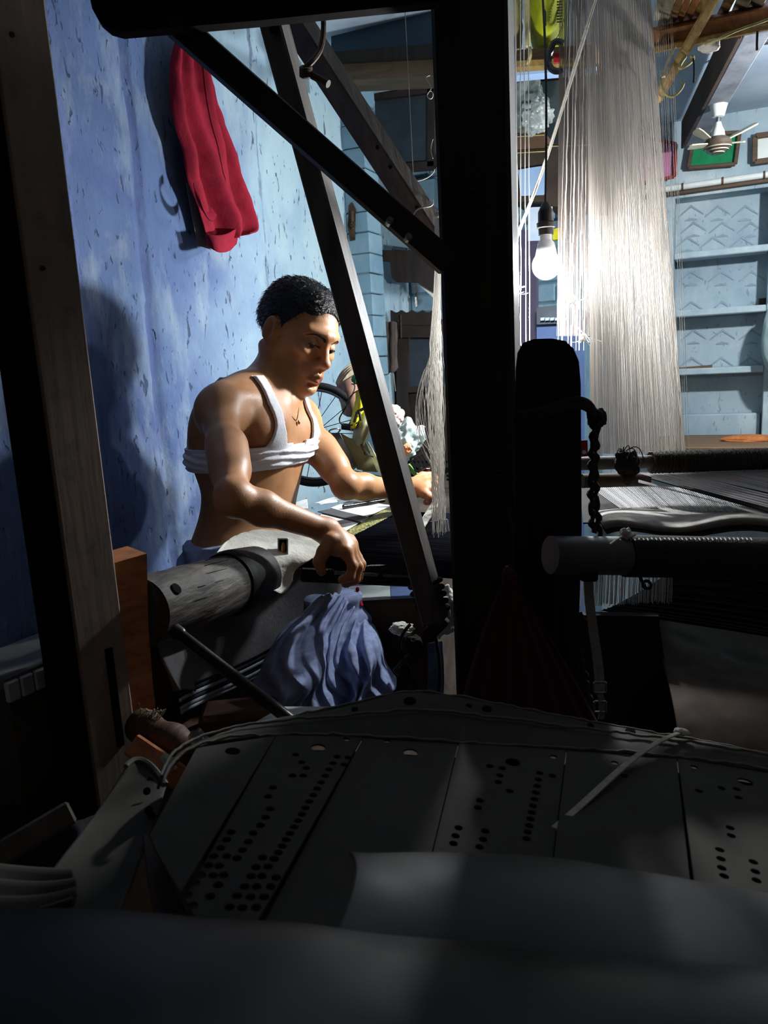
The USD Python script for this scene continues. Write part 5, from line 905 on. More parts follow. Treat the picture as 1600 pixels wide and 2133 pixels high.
# hands: palm, four unequal bent fingers and a thumb leaving its side
def finger(root, pts, r0, r1, k=.0035):
    q = [np.asarray(root, float)] + [np.asarray(x, float) for x in pts]; n = len(q) - 1
    for i in range(n):
        a, b = r0 + (r1 - r0) * i / n, r0 + (r1 - r0) * (i + 1) / n; body.cap(q[i], q[i + 1], a, b, .007 if i == 0 else k)
d0 = 1.365
pr_ = P(703, 1133, d0 - .005)                                                 # right palm, knuckles up, fingers hooked down over the batten's edge
body.cap(rw, pr_, .0205, .022, .02); dep = FWD
kn = [P(727, 1126, d0 + .020), P(731, 1134, d0 + .002), P(727, 1142, d0 - .017), P(719, 1148, d0 - .034)]
for q in kn: body.cap(pr_ * .7 + rw * .3, q, .016, .0125, .014)
for q, (l1, l2, l3) in zip(kn, ((.036, .025, .018), (.040, .027, .02), (.037, .025, .02), (.029, .02, .016))):
    i1 = q + RGT * l1 * .45 - UPV * l1 * .88; i2 = i1 - UPV * l2 * .92 - RGT * l2 * .2; i3 = i2 - UPV * l3 * .35 - RGT * l3 * .9
    finger(q, [i1, i2, i3], .0095, .0075)
t0 = P(690, 1126, d0 - .022)
finger(t0, [P(674, 1150, d0 - .03), P(664, 1170, d0 - .034), P(670, 1190, d0 - .03)], .014, .0085)
pl = P(868, 1014, 1.85); body.cap(lw, pl, .0205, .022, .02)              # left hand closes on the hanging threads
kl = [P(884, 1000, 1.855), P(888, 1008, 1.835), P(888, 1018, 1.82), P(884, 1028, 1.81)]
for q in kl: body.cap(pl * .75 + lw * .25, q, .016, .012, .014)
tips = [[P(899, 995, 1.885), P(908, 998, 1.905), P(911, 1006, 1.905)], [P(905, 1006, 1.83), P(909, 1014, 1.855), P(900, 1020, 1.87)], [P(903, 1021, 1.81), P(905, 1030, 1.835), P(895, 1034, 1.85)], [P(897, 1036, 1.80), P(897, 1044, 1.82), P(888, 1046, 1.835)]]
for q, t_ in zip(kl, tips): finger(q, t_, .0092, .0075)
finger(P(866, 1003, 1.87), [P(880, 992, 1.895), P(896, 991, 1.905), P(905, 994, 1.90)], .013, .0085)

skin = nets(body, [-1.13, 1.0, .5], [-.42, 1.78, 1.28], .0027)
M_SKIN = "/World/Looks/skin"
usdkit.material(stage, M_SKIN, {"pos": ("geometry", {}), "a": ("attribute", {"attribute": "tint"}), "n": ("noise_texture", {"scale": 26., "detail": 4}), "r": ("rgb_ramp", {"ramp": [(.3, lin("#a07049")), (.7, lin("#b5835d"))]}),
    "lip": ("mix_color", {"b": lin("#6d3a31")}), "n2": ("noise_texture", {"scale": 420., "detail": 2}), "b": ("bump", {"strength": .12, "distance": .002}),
    "p": ("principled_bsdf", {"roughness": .48, "specular_ior_level": .38, "subsurface_weight": .06, "subsurface_radius": (1., .35, .2), "subsurface_scale": .006})},
    [("pos.position", "n.vector"), ("n.fac", "r.fac"), ("r.color", "lip.a"), ("a.fac", "lip.fac"), ("lip.result", "p.base_color"), ("pos.position", "n2.vector"), ("n2.fac", "b.height"), ("b.normal", "p.normal")], surface="p.BSDF")
man = T("person", "seated man in rolled-up white vest and blue wrap, reaching both arms to the loom", "person")
bodyp = man.part("body", skin, M_SKIN, smooth=True)
# vest: a cloth shell a few millimetres off the trunk, rolled up under the chest
def vest_f(p):
    b = torso(p) - .0035; shell = np.abs(b - .001) - .0032
    x_, y_, z_ = p.T; yc = 1.447 + (z_ - .9) * .05; u = y_ - yc; front = x_ > -.945
    hem = .85 - 0 * u + .055 * (x_ + .87) * 0
    top = z_ - (.905 + .9 * (np.abs(u) - .062).clip(0))                       # body panel below the arm holes
    neck = np.where(front, .875 + 16. * np.abs(u) ** 2.0 * 1.6, .955 + 6 * np.abs(u) ** 2)
    strap = np.maximum(np.abs(np.abs(u) - np.where(z_ > .9, .079 - .10 * (z_ - .93).clip(0), .079)) - (.0125 + .34 * (.935 - z_).clip(0)), -(z_ - .86))
    panel = np.maximum(z_ - .893, 0 * z_ - 1)
    region = np.minimum(np.maximum(panel, np.where(front, z_ - neck, z_ - .9)), strap)
    region = np.maximum(region, hem - z_)
    return np.maximum(shell, region * .8)
def hem_f(p):
    z_ = p[:, 2]; u = (z_ - .865 - .003 * np.sin(p[:, 1] * 60 + p[:, 0] * 40)) / .021
    w = .004 + .010 * np.sqrt((1 - u ** 2).clip(0)) + .0022 * np.sin(z_ * 420 + 2.2 * np.sin(p[:, 1] * 22) + 2 * np.sin(p[:, 0] * 31)) + .003 * (meshkit.noise(p * (60, 60, 140), 4) - .5)
    return np.maximum(torso(p) - w, np.abs(z_ - .865) - .0225)
M_VEST = mat("white_jersey", "#e9e9ee", "#d9dae2", scale=30, rough=.9, bump=.25, bscale=260, spec=.1, dist=.002)
man.part("vest", nets(vest_f, [-1.08, 1.24, .84], [-.80, 1.66, 1.03], .0022), M_VEST, "white sleeveless vest pulled up over the chest", smooth=True)
hm = nets(hem_f, [-1.09, 1.25, .835], [-.80, 1.64, .895], .0024); man.part("rolled_hem", hm, M_VEST, "thick roll of white vest cloth round the ribs", smooth=True)
# hair, brows, eyes
def hair_f(p):
    q = (p - HC) @ HM / HS; x_, y_, z_ = q.T
    e = np.minimum.reduce([_ell(q, (-.016, 0, .038), (.100, .074, .080)), _ell(q, (.022, 0, .015), (.066, .066, .085))])
    n_ = meshkit.noise(q * (120, 330, 260), 3) * .6 + meshkit.noise(q * (60, 190, 150), 6) * .4
    th = .0075 + .011 * np.clip((z_ - .06) / .06, 0, 1) + .005 * (n_ - .5)
    line = .072 + .010 * np.cos(y_ * 60) - .35 * np.clip(-(x_ - .055), 0, .055) * 1.0              # hairline falls from forehead to temple
    side = np.where(x_ > .055, line, np.where(x_ > .012, .068 - (.055 - x_) * 1.35, np.where(x_ > -.02, .012, -.022 - (x_ + .02) * .35)))
    side = np.where((x_ > .0) & (x_ < .018), np.minimum(side, -.012), side)
    ear = np.maximum(np.hypot((x_ + .008) / 1.0, (z_ - .002) / 1.4) - .024, 0 * x_ - 1)
    return np.maximum(np.maximum((e - th) * HS, (side - z_ + .004 * (n_ - .5)) * HS * .8), np.where(np.abs(y_) > .05, -ear * HS, -1))
def _ell(q, c, r):
    l = q - np.array(c); r = np.array(r); k0 = np.linalg.norm(l / r, axis=1); k1 = np.linalg.norm(l / r ** 2, axis=1); return k0 * (k0 - 1) / np.maximum(k1, 1e-6)
M_HAIR = mat("black_hair", "#0b0909", "#151211", scale=120, rough=.42, bump=.6, bscale=500, spec=.35)
hm_ = nets(hair_f, HC - .16, HC + .16, .0022); hm_ = max(hm_.split(only_watertight=False), key=lambda m: len(m.faces)); hair_p = man.part("hair", hm_, M_HAIR, smooth=True)
hr = np.random.default_rng(4); fi = hr.choice(len(hm_.faces), 3800); cen = hm_.triangles_center[fi]; nrm = hm_.face_normals[fi]; loc = (cen - HC) @ HM / HS
ok = ((nrm * (cen - HC)).sum(1) > 0) & (loc[:, 2] > -.01); cen, nrm, loc = cen[ok], nrm[ok], loc[ok]
way = np.where(loc[:, :1] > .02, [[.9, .25, -.3]], [[-.6, 0, -.8]]) + hr.normal(0, .3, (len(cen), 3)); way = way @ HM.T; way -= nrm * (way * nrm).sum(1, keepdims=True); way /= np.linalg.norm(way, axis=1, keepdims=True)
ln_ = hr.uniform(.008, .016, (len(cen), 1)); STR = [np.stack([c - n * .001, c + w * l * .5 + n * l * .22, c + w * l + n * l * .16]) for c, n, w, l in zip(cen, nrm, way, ln_)]
man.part("hair_strand", cat([tube(s__, [.0005, .0004, .0001], 3, cap=False) for s__ in STR]), M_HAIR, "short loose strands of the black hair", parent=hair_p, smooth=False, kind="stuff")
def onskin(q, off):
    "points moved onto the skin, then off it by a distance"
    q = np.array(q, float)
    for _ in range(4):
        e = .0008; g_ = np.stack([body(q + e * np.eye(3)[k]) - body(q - e * np.eye(3)[k]) for k in range(3)], 1); g_ /= np.linalg.norm(g_, axis=1, keepdims=True) + 1e-9; q = q - g_ * (body(q) - off)[:, None]
    return q
M_EYE = mat("eye_white", "#8f8278", rough=.2, bump=0); M_IRIS = mat("dark_iris", "#140c08", rough=.1, bump=0, spec=.6)
for s_ in (-1, 1):
    e_ = trimesh.creation.icosphere(3, .0120 * HS); e_.apply_translation(H(.0765, s_ * .0325, .0040)); ey = man.part("eye", e_, M_EYE, smooth=True)
    i_ = trimesh.creation.icosphere(2, .0070 * HS); i_.apply_translation(H(.0822, s_ * .0325 - .0015, .0000)); man.part("iris", i_, M_IRIS, parent=ey, smooth=True)
    pts = spline([H(.0985, s_ * .011, .0165), H(.097, s_ * .026, .0235), H(.083, s_ * .044, .0255), H(.071, s_ * .053, .020)], 16)
    man.part("eyebrow", tube(onskin(pts, -.0022), .0045 * HS * np.linspace(1.0, .62, 16), 8), M_HAIR, smooth=True)
    pts = spline([H(.0950, s_ * .019, .0008), H(.0955, s_ * .0335, .0042), H(.085, s_ * .0485, .0002)], 14); man.part("lash_line", tube(onskin(pts, .0002), .0013 * HS, 6), M_HAIR, smooth=True)
# thin chain with a small pendant
ch = spline([np.array([-.935, 1.405, 1.0]), np.array([-.868, 1.425, .965]), np.array([-.842, 1.45, .938]), np.array([-.866, 1.477, .967]), np.array([-.93, 1.52, .998])], 30)
tv = [c_ + unit(c_ - np.array([-.945, 1.455, c_[2]])) * max(0, .0012 - torso(c_[None])[0]) for c_ in ch]

man.part("necklace", [tube(tv, .0012, 6), blob(tv[15] + (.004, 0, -.006), [.003, .003, .005], amp=.05, sub=1)], M_GOLD, "thin gold chain with a pendant")
# wrap: round the hips, over the thighs, then hanging in folds from the knees
legs = Field()
legs.ell([-.965, 1.395, .655], [.108, .155, .10], .03).ell([-.955, 1.41, .74], [.088, .124, .10], .04)
for s_ in (-1, 1): legs.cap([-.95, 1.395 + s_ * .08, .625], [-.70, 1.395 + s_ * .10, .55], .085, .066, .05)
def wrap_f(p):
    f_ = .008 + .006 * np.sin(p[:, 2] * 95 + 9 * p[:, 1] + 3 * np.sin(p[:, 0] * 25)) + .007 * (meshkit.noise(p * (25, 25, 50), 2) - .5)
    return np.maximum(legs(p) - f_, p[:, 2] - (.70 + .06 * (p[:, 0] + .95) + .004 * np.sin(p[:, 1] * 50)))
M_LUNGI = "/World/Looks/checked_cotton"
usdkit.material(stage, M_LUNGI, {"pos": ("geometry", {}), "m": ("mapping", {"scale": (1, 1, 1), "rotation": (.2, .1, .5)}), "w1": ("wave_texture", {"bands_direction": "x", "scale": 22., "distortion": .6, "detail": 1.}), "w2": ("wave_texture", {"bands_direction": "z", "scale": 22., "distortion": .6, "detail": 1.}),
    "mx": ("math", {"math_type": "maximum"}), "r": ("rgb_ramp", {"ramp": [(.5, lin("#8e9cc6")), (.98, lin("#9ba8cd"))]}), "n": ("noise_texture", {"scale": 300., "detail": 2}), "b": ("bump", {"strength": .2, "distance": .002}), "p": ("principled_bsdf", {"roughness": .9, "specular_ior_level": .1})},
    [("pos.position", "m.vector"), ("m.vector", "w1.vector"), ("m.vector", "w2.vector"), ("w1.fac", "mx.value1"), ("w2.fac", "mx.value2"), ("mx.value", "r.fac"), ("r.color", "p.base_color"), ("pos.position", "n.vector"), ("n.fac", "b.height"), ("b.normal", "p.normal")], surface="p.BSDF")
wl_ = man.part("wrap", nets(wrap_f, [-1.12, 1.15, .48], [-.44, 1.66, .73], .004), M_LUNGI, "pale blue cotton wrap tied round the hips", smooth=True)
# hanging cloth: rows from knee to hem, columns from near to far edge
top = [(652, 1262, 1.42), (692, 1238, 1.42), (722, 1246, 1.47), (752, 1276, 1.50), (775, 1300, 1.53)]
mid = [(560, 1352, 1.38), (640, 1345, 1.30), (695, 1350, 1.40), (752, 1345, 1.42), (803, 1352, 1.50)]
mid2 = [(535, 1420, 1.36), (640, 1420, 1.26), (700, 1420, 1.38), (758, 1415, 1.38), (818, 1398, 1.50)]
bot = [(480, 1485, 1.36), (600, 1490, 1.27), (690, 1488, 1.36), (745, 1486, 1.36), (806, 1440, 1.48)]
gl = dense(pgrid([top, mid, mid2, bot]), 90, 130)
uu, vv = np.meshgrid(np.linspace(0, 1, 90), np.linspace(0, 1, 130), indexing="ij")
fold = .016 * np.sin(vv * 30 + 2.2 * uu + 2 * np.sin(vv * 9)) * (.25 + uu) + .009 * np.sin(vv * 61 + 5 * np.sin(uu * 4))
gl = gl - FWD * fold[..., None] + RGT * (.012 * np.sin(uu * 7 + vv * 14))[..., None] * uu[..., None]
gl = crumple(gl, .012, 14, 5)
man.part("wrap_skirt", sheet(gl, .002), M_LUNGI, "wrap hanging in folds from the knees into the pit", parent=wl_, smooth=True)
man.done()
qv = (skin.vertices - HC) @ HM / HS
lipm = np.clip(1.6 - np.abs((qv[:, 2] + .068) / (.0085)) ** 2 * 1.1 - (np.abs(qv[:, 1]) / .024) ** 4, 0, 1) * (qv[:, 0] > .085) * .75
UsdGeom.PrimvarsAPI(stage.GetPrimAtPath(bodyp)).CreatePrimvar("tint", Sdf.ValueTypeNames.FloatArray, "vertex").Set(Vt.FloatArray.FromNumpy(lipm.astype(np.float32)))
# ---------------------------------------------------------------- foreground: chain of punched loom cards, sheets, bench, bricks
M_CARD = mat("grey_card_board", "#484640", "#403e39", scale=9, rough=.8, bump=.12, bscale=60, spec=.15)
M_EDGE = mat("card_edge_tape", "#6d6c66", "#5f5e59", scale=30, rough=.85, bump=.4, bscale=90)
ridge = [(340, 1640, .74), (408, 1562, .80), (575, 1536, .85), (756, 1540, .86), (955, 1552, .86), (1180, 1566, .86), (1410, 1583, .85), (1660, 1624, .83)]
front = [(170, 1990, .50), (330, 2010, .52), (520, 2030, .53), (680, 2040, .54), (860, 2050, .54), (1140, 2070, .53), (1450, 2080, .52), (1760, 2090, .50)]
rid, fro = np.array([P(*q) for q in ridge]), np.array([P(*q) for q in front])
sR, sF = spline(rid, 220), spline(fro, 220)
fx_ = 1 / 1.6; Q5 = lambda l: [(x * .625, 1380 + y * .625) for x, y in l]; Q6 = lambda l: [(800 + x * .5, 1400 + y * .5) for x, y in l]
SEAM = [((408, 1562), (170, 1990)), ((575, 1542), (300, 2005)), ((756, 1549), (488, 2030)), ((955, 1561), (838, 2045)), ((1180, 1570), (1118, 2066)), ((1410, 1585), (1468, 2080)), ((1660, 1624), (1790, 2092))]
SMALL = Q5([(985, 315), (1005, 340), (975, 385), (1020, 360), (1010, 385), (910, 425), (893, 455), (900, 497), (885, 525), (868, 552), (843, 578), (828, 607), (808, 635), (790, 662), (770, 575), (755, 600), (735, 628), (712, 655), (695, 686), (670, 718), (650, 745), (625, 785), (642, 820), (755, 655), (730, 688), (710, 720), (745, 718), (727, 752), (700, 790)])
SMALL += Q5([(1123 - 13.2 * k + (0 if k < 9 else 2), 322 + 21.4 * k) for k in range(17)] + [(1160, 325), (1147, 348), (875, 660), (893, 690), (853, 692), (872, 722), (837, 722), (855, 757), (815, 757), (920, 727), (902, 757), (880, 792), (835, 792), (790, 788), (765, 826), (807, 828), (853, 827), (1155, 262), (1290, 266)])
SMALL += Q6([(440, 402), (492, 410), (482, 440), (475, 468), (523, 505), (398, 545), (390, 575), (310, 660), (297, 693), (288, 725), (420, 673), (412, 708), (397, 740)] + [(648 - 5.6 * k, 430 + 27.5 * k) for k in range(11)] + [(705, 362), (700, 442), (960, 385), (1000, 440), (1405, 494), (1468, 498), (1475, 533), (1310, 505), (1290, 405), (1440, 660), (1445, 693), (1397, 752), (1402, 790), (1405, 828), (1415, 862), (1537, 803), (1545, 843), (1550, 880), (1510, 990)])
BIG = Q5([(1060, 291), (775, 302)]) + Q6([(110, 342), (535, 385), (1503, 467)])
def at_row(px, row):
    "depth of the chain's ridge or front row below a given pixel column"
    r_ = np.array(row, float); return P(px, np.interp(px, r_[:, 0], r_[:, 1]), np.interp(px, r_[:, 0], r_[:, 2]))
def card(k, lift=0.):
    "one stiff card of the chain, its punched holes cut right through"
    (a0, a1), (b0, b1) = SEAM[k], SEAM[k + 1]
    top, bot = [at_row(a0[0], ridge), at_row(b0[0], ridge)], [at_row(a1[0], front), at_row(b1[0], front)]; o = (top[0] + top[1]) / 2
    ux = unit(top[1] - top[0]); dn = (bot[0] + bot[1]) / 2 - o; n = unit(np.cross(dn, ux)); n = n if n[2] > 0 else -n; uy = np.cross(n, ux)
    f2 = lambda q: ((q - o) @ ux, (q - o) @ uy); e = .0006
    q4 = np.array([f2(top[0]), f2(top[1]), f2(bot[1]), f2(bot[0])]); q4[[0, 3], 0] += e; q4[[1, 2], 0] -= e; poly = sg.Polygon(q4)
    onp = lambda px, py: (lambda v: f2(CAM + v * (((o - CAM) @ n) / (v @ n))))(P(px, py, 1) - CAM)
    poly = poly.intersection(sg.Polygon([onp(*c_) for c_ in [(400, 1540), (330, 1672), (306, 1730), (322, 1770), (348, 1817), (380, 1870), (405, 1912), (440, 1985), (450, 2110), (1900, 2140), (1900, 1500), (900, 1440)]]).buffer(0))
    if poly.geom_type != "Polygon": poly = max(poly.geoms, key=lambda g_: g_.area)
    for px, py, r_ in [(*h_, .0040) for h_ in SMALL] + [(*h_, .0080) for h_ in BIG]:
        v = P(px, py, 1) - CAM; h2 = CAM + v * (((o - CAM) @ n) / (v @ n)); hp = sg.Point(f2(h2))
        if poly.contains(hp): poly = poly.difference(hp.buffer(r_, 5))
    m = trimesh.creation.extrude_polygon(poly, .0022, engine="earcut"); m.apply_transform(np.vstack([np.c_[ux, uy, n, o + n * lift], [0, 0, 0, 1]])); return m
t = T("card_chain", "big slack chain of grey punched loom cards filling the dark foreground", "loom cards")
for k in range(6): t.part("punched_card", card(k, .0006 * (k % 2)), M_CARD)
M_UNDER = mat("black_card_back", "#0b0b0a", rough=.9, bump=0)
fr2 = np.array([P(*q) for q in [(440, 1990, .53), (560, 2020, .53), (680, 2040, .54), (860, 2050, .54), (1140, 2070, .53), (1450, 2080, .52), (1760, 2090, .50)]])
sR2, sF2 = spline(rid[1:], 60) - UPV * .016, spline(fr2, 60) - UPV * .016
t.part("backing", sheet(dense([sR2, sF2], 6, 60), .004), M_UNDER, "black underside layer seen through the punched holes")  # black layer stands in for the shade beneath the cards
up = [(330, 1644, .76), (420, 1550, .85), (600, 1496, .91), (745, 1466, .93), (830, 1446, .94), (1000, 1462, .94), (1200, 1500, .93), (1400, 1536, .91), (1640, 1578, .88)]
sU = spline([P(*q) for q in up], 220); sM = sU * .45 + sR * .55 + UPV * .005
g_ = dense([sU[::6], sM[::6], sR[::6]], 16, 110); t.part("turned_cards", sheet(crumple(g_, .002, 30, 4), .003), M_CARD, "cards bending over the top of the fold", smooth=True)
for ln, o in ((sR, .004), (sM, .006), (sU, .002)):
    q = ln + UPV * o; q = q + UPV * ((meshkit.fbm(q * 90, 3, 7) - .5) * .006)[:, None]; t.part("edge_tape", tube(q[::2], .0016, 6), M_EDGE, "frayed taped edge of the cards", smooth=True)
for px, py, r_ in Q5([(1392, 128), (1380, 152), (1195, 203), (1372, 212), (1570, 155)]) and [(870, 1460, .004), (861, 1476, .0075), (747, 1507, .004), (858, 1512, .004), (983, 1476, .004), (1240, 1524, .004), (1325, 1542, .006), (1020, 1494, .006)]:
    u_ = np.interp(px, [330, 830, 1640], [0, .42, 1]); i_ = int(np.argmin([abs(800 + FOC * ((q - CAM) @ RGT) / ((q - CAM) @ FWD) - px) for q in sM])); c_ = sU[i_] * .5 + sM[i_] * .5
    t.part("peg_hole", lathe([(0, .0012), (r_, .0010), (r_, -.001)], c_ + UPV * .003, unit(-FWD * .5 + UPV), 12), M_SHADE)
t.done()
# back cards behind the fold and white card end
solo("white_card_end", sheet(dense(pgrid([[(590, 1474, 1.10), (640, 1474, 1.10), (700, 1474, 1.10)], [(500, 1524, .955), (590, 1512, .97), (700, 1494, .985)]]), 6, 12), .003), M_PAPER, "pale card end sticking out behind the fold, under the iron lever", "card")
# cards falling away at the left
rows = [[(262, 1602, .84), (300, 1590, .86), (346, 1640, .83)], [(150, 1760, .72), (230, 1740, .74), (318, 1720, .74)], [(-20, 1985, .55), (120, 1930, .58), (270, 1850, .62)], [(-60, 2080, .48), (80, 2030, .5), (240, 1940, .54)]]
t = T("falling_cards", "card strip falling away to the lower left in front of the left post", "loom cards"); gg = dense(pgrid(rows), 40, 24); t.part("card_strip", sheet(crumple(gg, .002, 20, 9), .003), M_CARD, smooth=True)
t.part("edge_tape", tube(gg[0] + UPV * .003, .003, 6), M_EDGE); t.part("slot", bar(P(308, 1622, .84), P(340, 1648, .83), .006, .003), M_SHADE, "dark slot at the strip's top"); 
for q in ((306, 1648, .805), (310, 1688, .765), (316, 1700, .745)): t.part("peg_hole", lathe([(0, .001), (.004, .001), (.004, -.001)], P(*q), -FWD + UPV, 10), M_SHADE)
t.done()
# white tape lying across the cards
q = spline([P(1092, 1782, .69), P(1160, 1730, .72), P(1260, 1640, .78), P(1360, 1560, .855), P(1420, 1532, .89)], 40) + UPV * .004
t = T("cloth_tape", "pale cloth tape lying diagonally across the punched cards", "tape"); t.part("tape", sheet(np.stack([q - RGT * .0045, q + RGT * .0045]), .0016), M_STR); t.part("knotted_end", blob(q[-1], [.008, .006, .004], seed=14, amp=.4), M_STR); t.done()
# loose sheets nearest the camera
M_SHEET = mat("grey_waxed_paper", "#383733", "#302f2c", scale=6, rough=.5, bump=.1); M_PLAS = mat("dark_plastic_sheet", "#222423", "#1c1e1d", scale=4, rough=.42, bump=.15, bscale=10, spec=.22)
rows = [[(728, 1772, .55), (900, 1776, .55), (1150, 1790, .55), (1400, 1830, .54), (1700, 1880, .52)], [(738, 1830, .50), (900, 1838, .50), (1150, 1860, .50), (1400, 1895, .49), (1700, 1935, .48)], [(690, 1960, .45), (900, 1980, .45), (1150, 2000, .45), (1400, 2020, .44), (1740, 2050, .43)]]
solo("waxed_sheet", sheet(crumple(dense(pgrid(rows), 30, 60), .003, 9, 2), .002), M_SHEET, "grey waxed paper sheet lying over the cards at the lower right", "paper", smooth=True)
rows = [[(-200, 1890, .47), (250, 1905, .46), (600, 1935, .455), (950, 1962, .45), (1300, 1990, .44), (1800, 2030, .43)], [(-200, 1960, .41), (250, 1975, .41), (600, 1990, .41), (950, 2010, .40), (1300, 2040, .39), (1800, 2080, .38)], [(-260, 2220, .33), (250, 2230, .33), (600, 2240, .33), (950, 2250, .33), (1300, 2260, .33), (1900, 2280, .33)]]
solo("plastic_sheet", sheet(crumple(dense(pgrid(rows), 30, 70), .004, 9, 6), .002), M_PLAS, "dark glossy plastic sheet along the bottom of the photo", "plastic sheet", smooth=True)
# crumpled cloth at lower left
rows = [[(-60, 1800, .66), (60, 1812, .66), (150, 1818, .66)], [(-60, 1850, .60), (60, 1862, .61), (160, 1850, .62)], [(-60, 1930, .56), (60, 1910, .57), (150, 1880, .6)]]
gg = dense(pgrid(rows), 30, 30); gg = gg + UPV * (.005 * np.sin(np.linspace(0, 20, 30)))[:, None, None]
solo("pleated_cloth", sheet(gg, .002), mat("dim_grey_cotton", "#45423e", rough=.95), "dim pleated cloth at the lower left edge beside the falling cards", "cloth", smooth=True)
# brown leather strip below the cards' left side
solo("brown_flap", sheet(dense(pgrid([[(298, 1740, .70), (330, 1750, .70)], [(310, 1840, .63), (360, 1850, .63)], [(330, 1940, .57), (410, 1930, .57)]]), 20, 10), .003), mat("brown_leather", "#4b2f26", "#38231c", scale=12, rough=.6), "brown leather flap under the cards' left edge", "flap")
# stone bench with a silvery edge at the far left
M_BEN = mat("brown_trunk", "#52463c", "#3d342c", scale=9, rough=.8, bump=.3, dirt="#231d19", dirt_amt=.5)
t = T("old_trunk", "old brown trunk with a bright metal edge at the far left", "trunk"); d_ = 1.02
c0, c1 = P(10, 1432, 1.0), P(104, 1405, 1.06); uxx = unit(np.array([*(c1 - c0)[:2], 0])); nnn = np.array([uxx[1], -uxx[0], 0]); nnn = nnn if nnn @ (CAM - c0) > 0 else -nnn; Rt = np.c_[uxx, -nnn, Z3]; wt_ = .36
cc_ = c0 + uxx * (wt_ / 2) - nnn * .05
t.part("trunk_body", box(cc_ - Z3 * .25, [wt_, .10, .5], Rt, b=.004), M_BEN); t.part("lid", box(cc_ + Z3 * .006, [wt_ + .01, .11, .02], Rt, b=.004), mat("grey_stone_top", "#6d6a69", "#5a5857", scale=12, rough=.6, bump=.3))
for k in range(9): t.part("metal_edge", box(c0 + uxx * (.006 + .021 * k) + nnn * .006 - Z3 * .006, [.019, .008, .028], Rt, b=.002), M_TIN, None)
t.done()
t = T("low_rail", "pale worn rail crossing the lower left behind the left post", "rail"); t.part("rail", bar(P(-60, 1815, .86), P(150, 1690, .92), .028, .03), M_GREYW); t.part("peg", rod(P(20, 1760, .87), P(20, 1760, .9), .008, 8), M_GREYW); t.done()
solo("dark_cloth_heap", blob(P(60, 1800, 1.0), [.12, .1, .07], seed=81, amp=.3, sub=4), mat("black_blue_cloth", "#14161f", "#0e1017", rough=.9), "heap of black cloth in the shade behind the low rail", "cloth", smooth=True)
# round wood, paper shreds and broken bricks between post and cards
M_BARK = wood("rough_round_wood", "#5a4030", "#3b2a20", axis=1, bump=.6)
t = T("round_billet", "rough round billet of wood lying behind the cards near the left post", "wood"); a, b = P(288, 1510, 1.05), P(408, 1580, .98); t.part("billet", tube(spline([a, (a + b) / 2 + UPV * .004, b], 14), .022 + .003 * np.sin(np.arange(14)), 16), M_BARK)
t.part("cut_face", lathe([(0, .001), (.02, 0), (.02, -.004)], b, b - a, 16), M_GREYW); t.part("fibre_tuft", [tube(spline([P(286 + 3 * k, 1500, 1.03), P(284 + 4 * k + rng.normal(0, 5), 1486, 1.03), P(283 + 5 * k + rng.normal(0, 7), 1478 + rng.normal(0, 5), 1.03)], 8), .0008, 4) for k in range(14)], M_STR, "frayed fibres on the billet's end"); t.done()
t = T("wood_block", "reddish wood block under the round billet", "wood"); t.part("block", bar(P(288, 1560, 1.0), P(372, 1618, .95), .03, .04), M_ORW); t.part("paper_shred", [blob(P(345 + 7 * k, 1582 + 6 * k, .945), [.006, .004, .007], seed=90 + k, amp=.5) for k in range(3)], M_PAPER); t.done()
solo("foil_scrap", blob(P(415, 1545, .97), [.014, .01, .016], seed=97, amp=.55, sub=3), mat("dull_foil", "#8f9090", "#6c6d6e", rough=.3, metal=.5, bump=.6, bscale=60), "crumpled dull foil scrap at the billet's end", "scrap")
M_BRK = mat("terracotta_brick", "#4d3024", "#3a241b", scale=14, rough=.9, bump=.5, bscale=60)
for k, (px, py, d, s_, rz, lb) in enumerate(((500, 1500, 1.22, [.12, .07, .05], .5, "broken terracotta brick behind the iron lever's lower end"), (400, 1545, 1.24, [.14, .08, .06], .1, "dark terracotta brick in the pit left of the lever"), (450, 1525, 1.3, [.1, .08, .05], -.3, "terracotta brick between the other two under the cloth"))):
    solo("loose_brick", box(P(px, py, d), s_, Ro.from_rotvec([0, 0, rz]).as_matrix(), b=.008), M_BRK, lb, "brick")
# red gauze bag hanging in front of the posts
M_REDG = mat("dark_red_gauze", "#4c1c23", "#3f161c", scale=12, rough=.8, bump=.2, transl=.3)
apex = P(1062, 1205, .985); ang = np.linspace(-1.25, 1.25, 60); prof = np.linspace(0, 1, 40)
bl, br = P(955, 1500, .985), P(1262, 1530, .99); bm = (bl + br) / 2; halfw = np.linalg.norm(br - bl) / 2; ux_ = unit(br - bl)
gg = np.array([[apex + (bm - apex) * p_ + ux_ * halfw * p_ ** .82 * math.sin(a_) / math.sin(1.25) - FWD * (.035 * p_ * math.cos(a_) - .02 + .006 * p_ * math.sin(a_ * 17 + 2 * p_)) for a_ in ang] for p_ in prof])
t = T("red_gauze_bag", "dark red gauze bag tied at its top, hanging before the short post", "bag"); t.part("gauze", sheet(gg, .0012), M_REDG, smooth=True); t.part("tied_neck", blob(apex, [.010, .010, .016], seed=44, amp=.4), M_REDG); t.part("hanging_cord", tube(spline([apex, apex + UPV * .05 + RGT * .004, P(1058, 1060, 1.0)], 10), .0018, 5), M_ROPE); t.done()
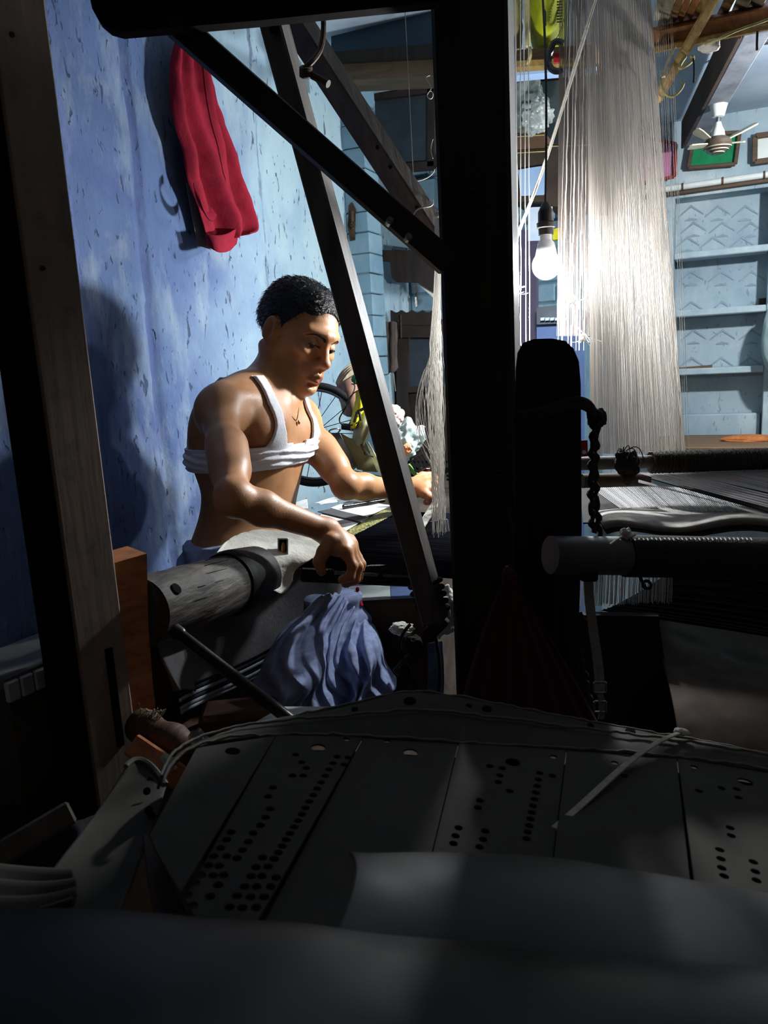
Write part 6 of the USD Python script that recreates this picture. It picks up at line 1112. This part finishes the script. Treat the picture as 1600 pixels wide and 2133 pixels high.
# right: dark block and slumped brown cover
nn = CAM - P(1320, 1400, 1.5); nn[2] = 0
solo("dark_stone_block", outline([(1150, 1280), (1372, 1284), (1388, 1400), (1420, 1560), (1150, 1560)], 1.36, .02, n=unit(nn)), mat("dark_block", "#2a2a30", "#1f1f25", scale=8, rough=.85, bump=.4), "dark block under the warp threads, widened left to darken the pit gap", "block")  # block's sheet carried left to paint the gap behind the strap dark
rows = [[(1352, 1290, 1.42), (1460, 1296, 1.50), (1560, 1310, 1.5), (1700, 1320, 1.5)], [(1378, 1370, 1.34), (1470, 1372, 1.36), (1570, 1380, 1.38), (1700, 1390, 1.38)], [(1398, 1450, 1.24), (1480, 1452, 1.24), (1580, 1456, 1.25), (1700, 1460, 1.25)], [(1420, 1560, 1.18), (1500, 1580, 1.14), (1600, 1600, 1.12), (1700, 1620, 1.12)]]
solo("brown_cover", sheet(crumple(dense(pgrid(rows), 50, 50), .012, 9, 18), .004), mat("brown_cover_cloth", "#5f5248", "#4f443c", scale=8, rough=.75, bump=.3), "slumped brown cover over the bench at the lower right", "cover", smooth=True)
# ---------------------------------------------------------------- lamps
M_CAP = mat("black_bakelite", "#15110f", "#0c0a0a", rough=.35, bump=0); M_LAMPW = mat("lamp_white_plastic", "#d8dade", rough=.4, bump=0); M_WIRE = mat("black_cable", "#141212", rough=.6, bump=0)
def lamp(at, label, strength, wire_top, glow_to=2.2):
    t = T("hanging_bulb", label, "light bulb")
    g = [(0.0005, -.0325)] + [(.0325 * math.sin(a), -.0325 * math.cos(a)) for a in np.linspace(.15, glow_to, 16)]
    t.part("globe", lathe(g, at, Z3), emit("lamp_glow" + label[:4].strip(), (.94, .98, 1.0), strength), "glowing white globe", smooth=True)
    t.part("lamp_neck", lathe([(.0325 * math.sin(glow_to) * 1.005, -.0325 * math.cos(glow_to) - .0004), (.0245, .0245), (.0225, .035), (.019, .05), (.0135, .056), (.0135, .07), (.0, .07)], at, Z3), M_LAMPW, smooth=30)
    t.part("lamp_holder", lathe([(0, .068), (.0175, .068), (.0175, .082), (.021, .084), (.021, .094), (.018, .097), (.0175, .118), (.013, .128), (.006, .14), (0, .14)], at, Z3), M_CAP, smooth=30)
    t.part("cable", tube(spline([at + Z3 * .138, at + Z3 * .3 + RGT * .004, np.array(wire_top)], 20), .0028, 8), M_WIRE)
    t.done()
lamp(LAMP_AT, "lit white bulb hanging on a black cable between the loom post and the pale threads", BULB, P(1128, -40, 1.81))
lamp(np.array([.56, 2.72, 1.74]), "second lit bulb hanging from the ceiling right of the shelves", BULB2, [.56, 2.72, ZC], 2.1)
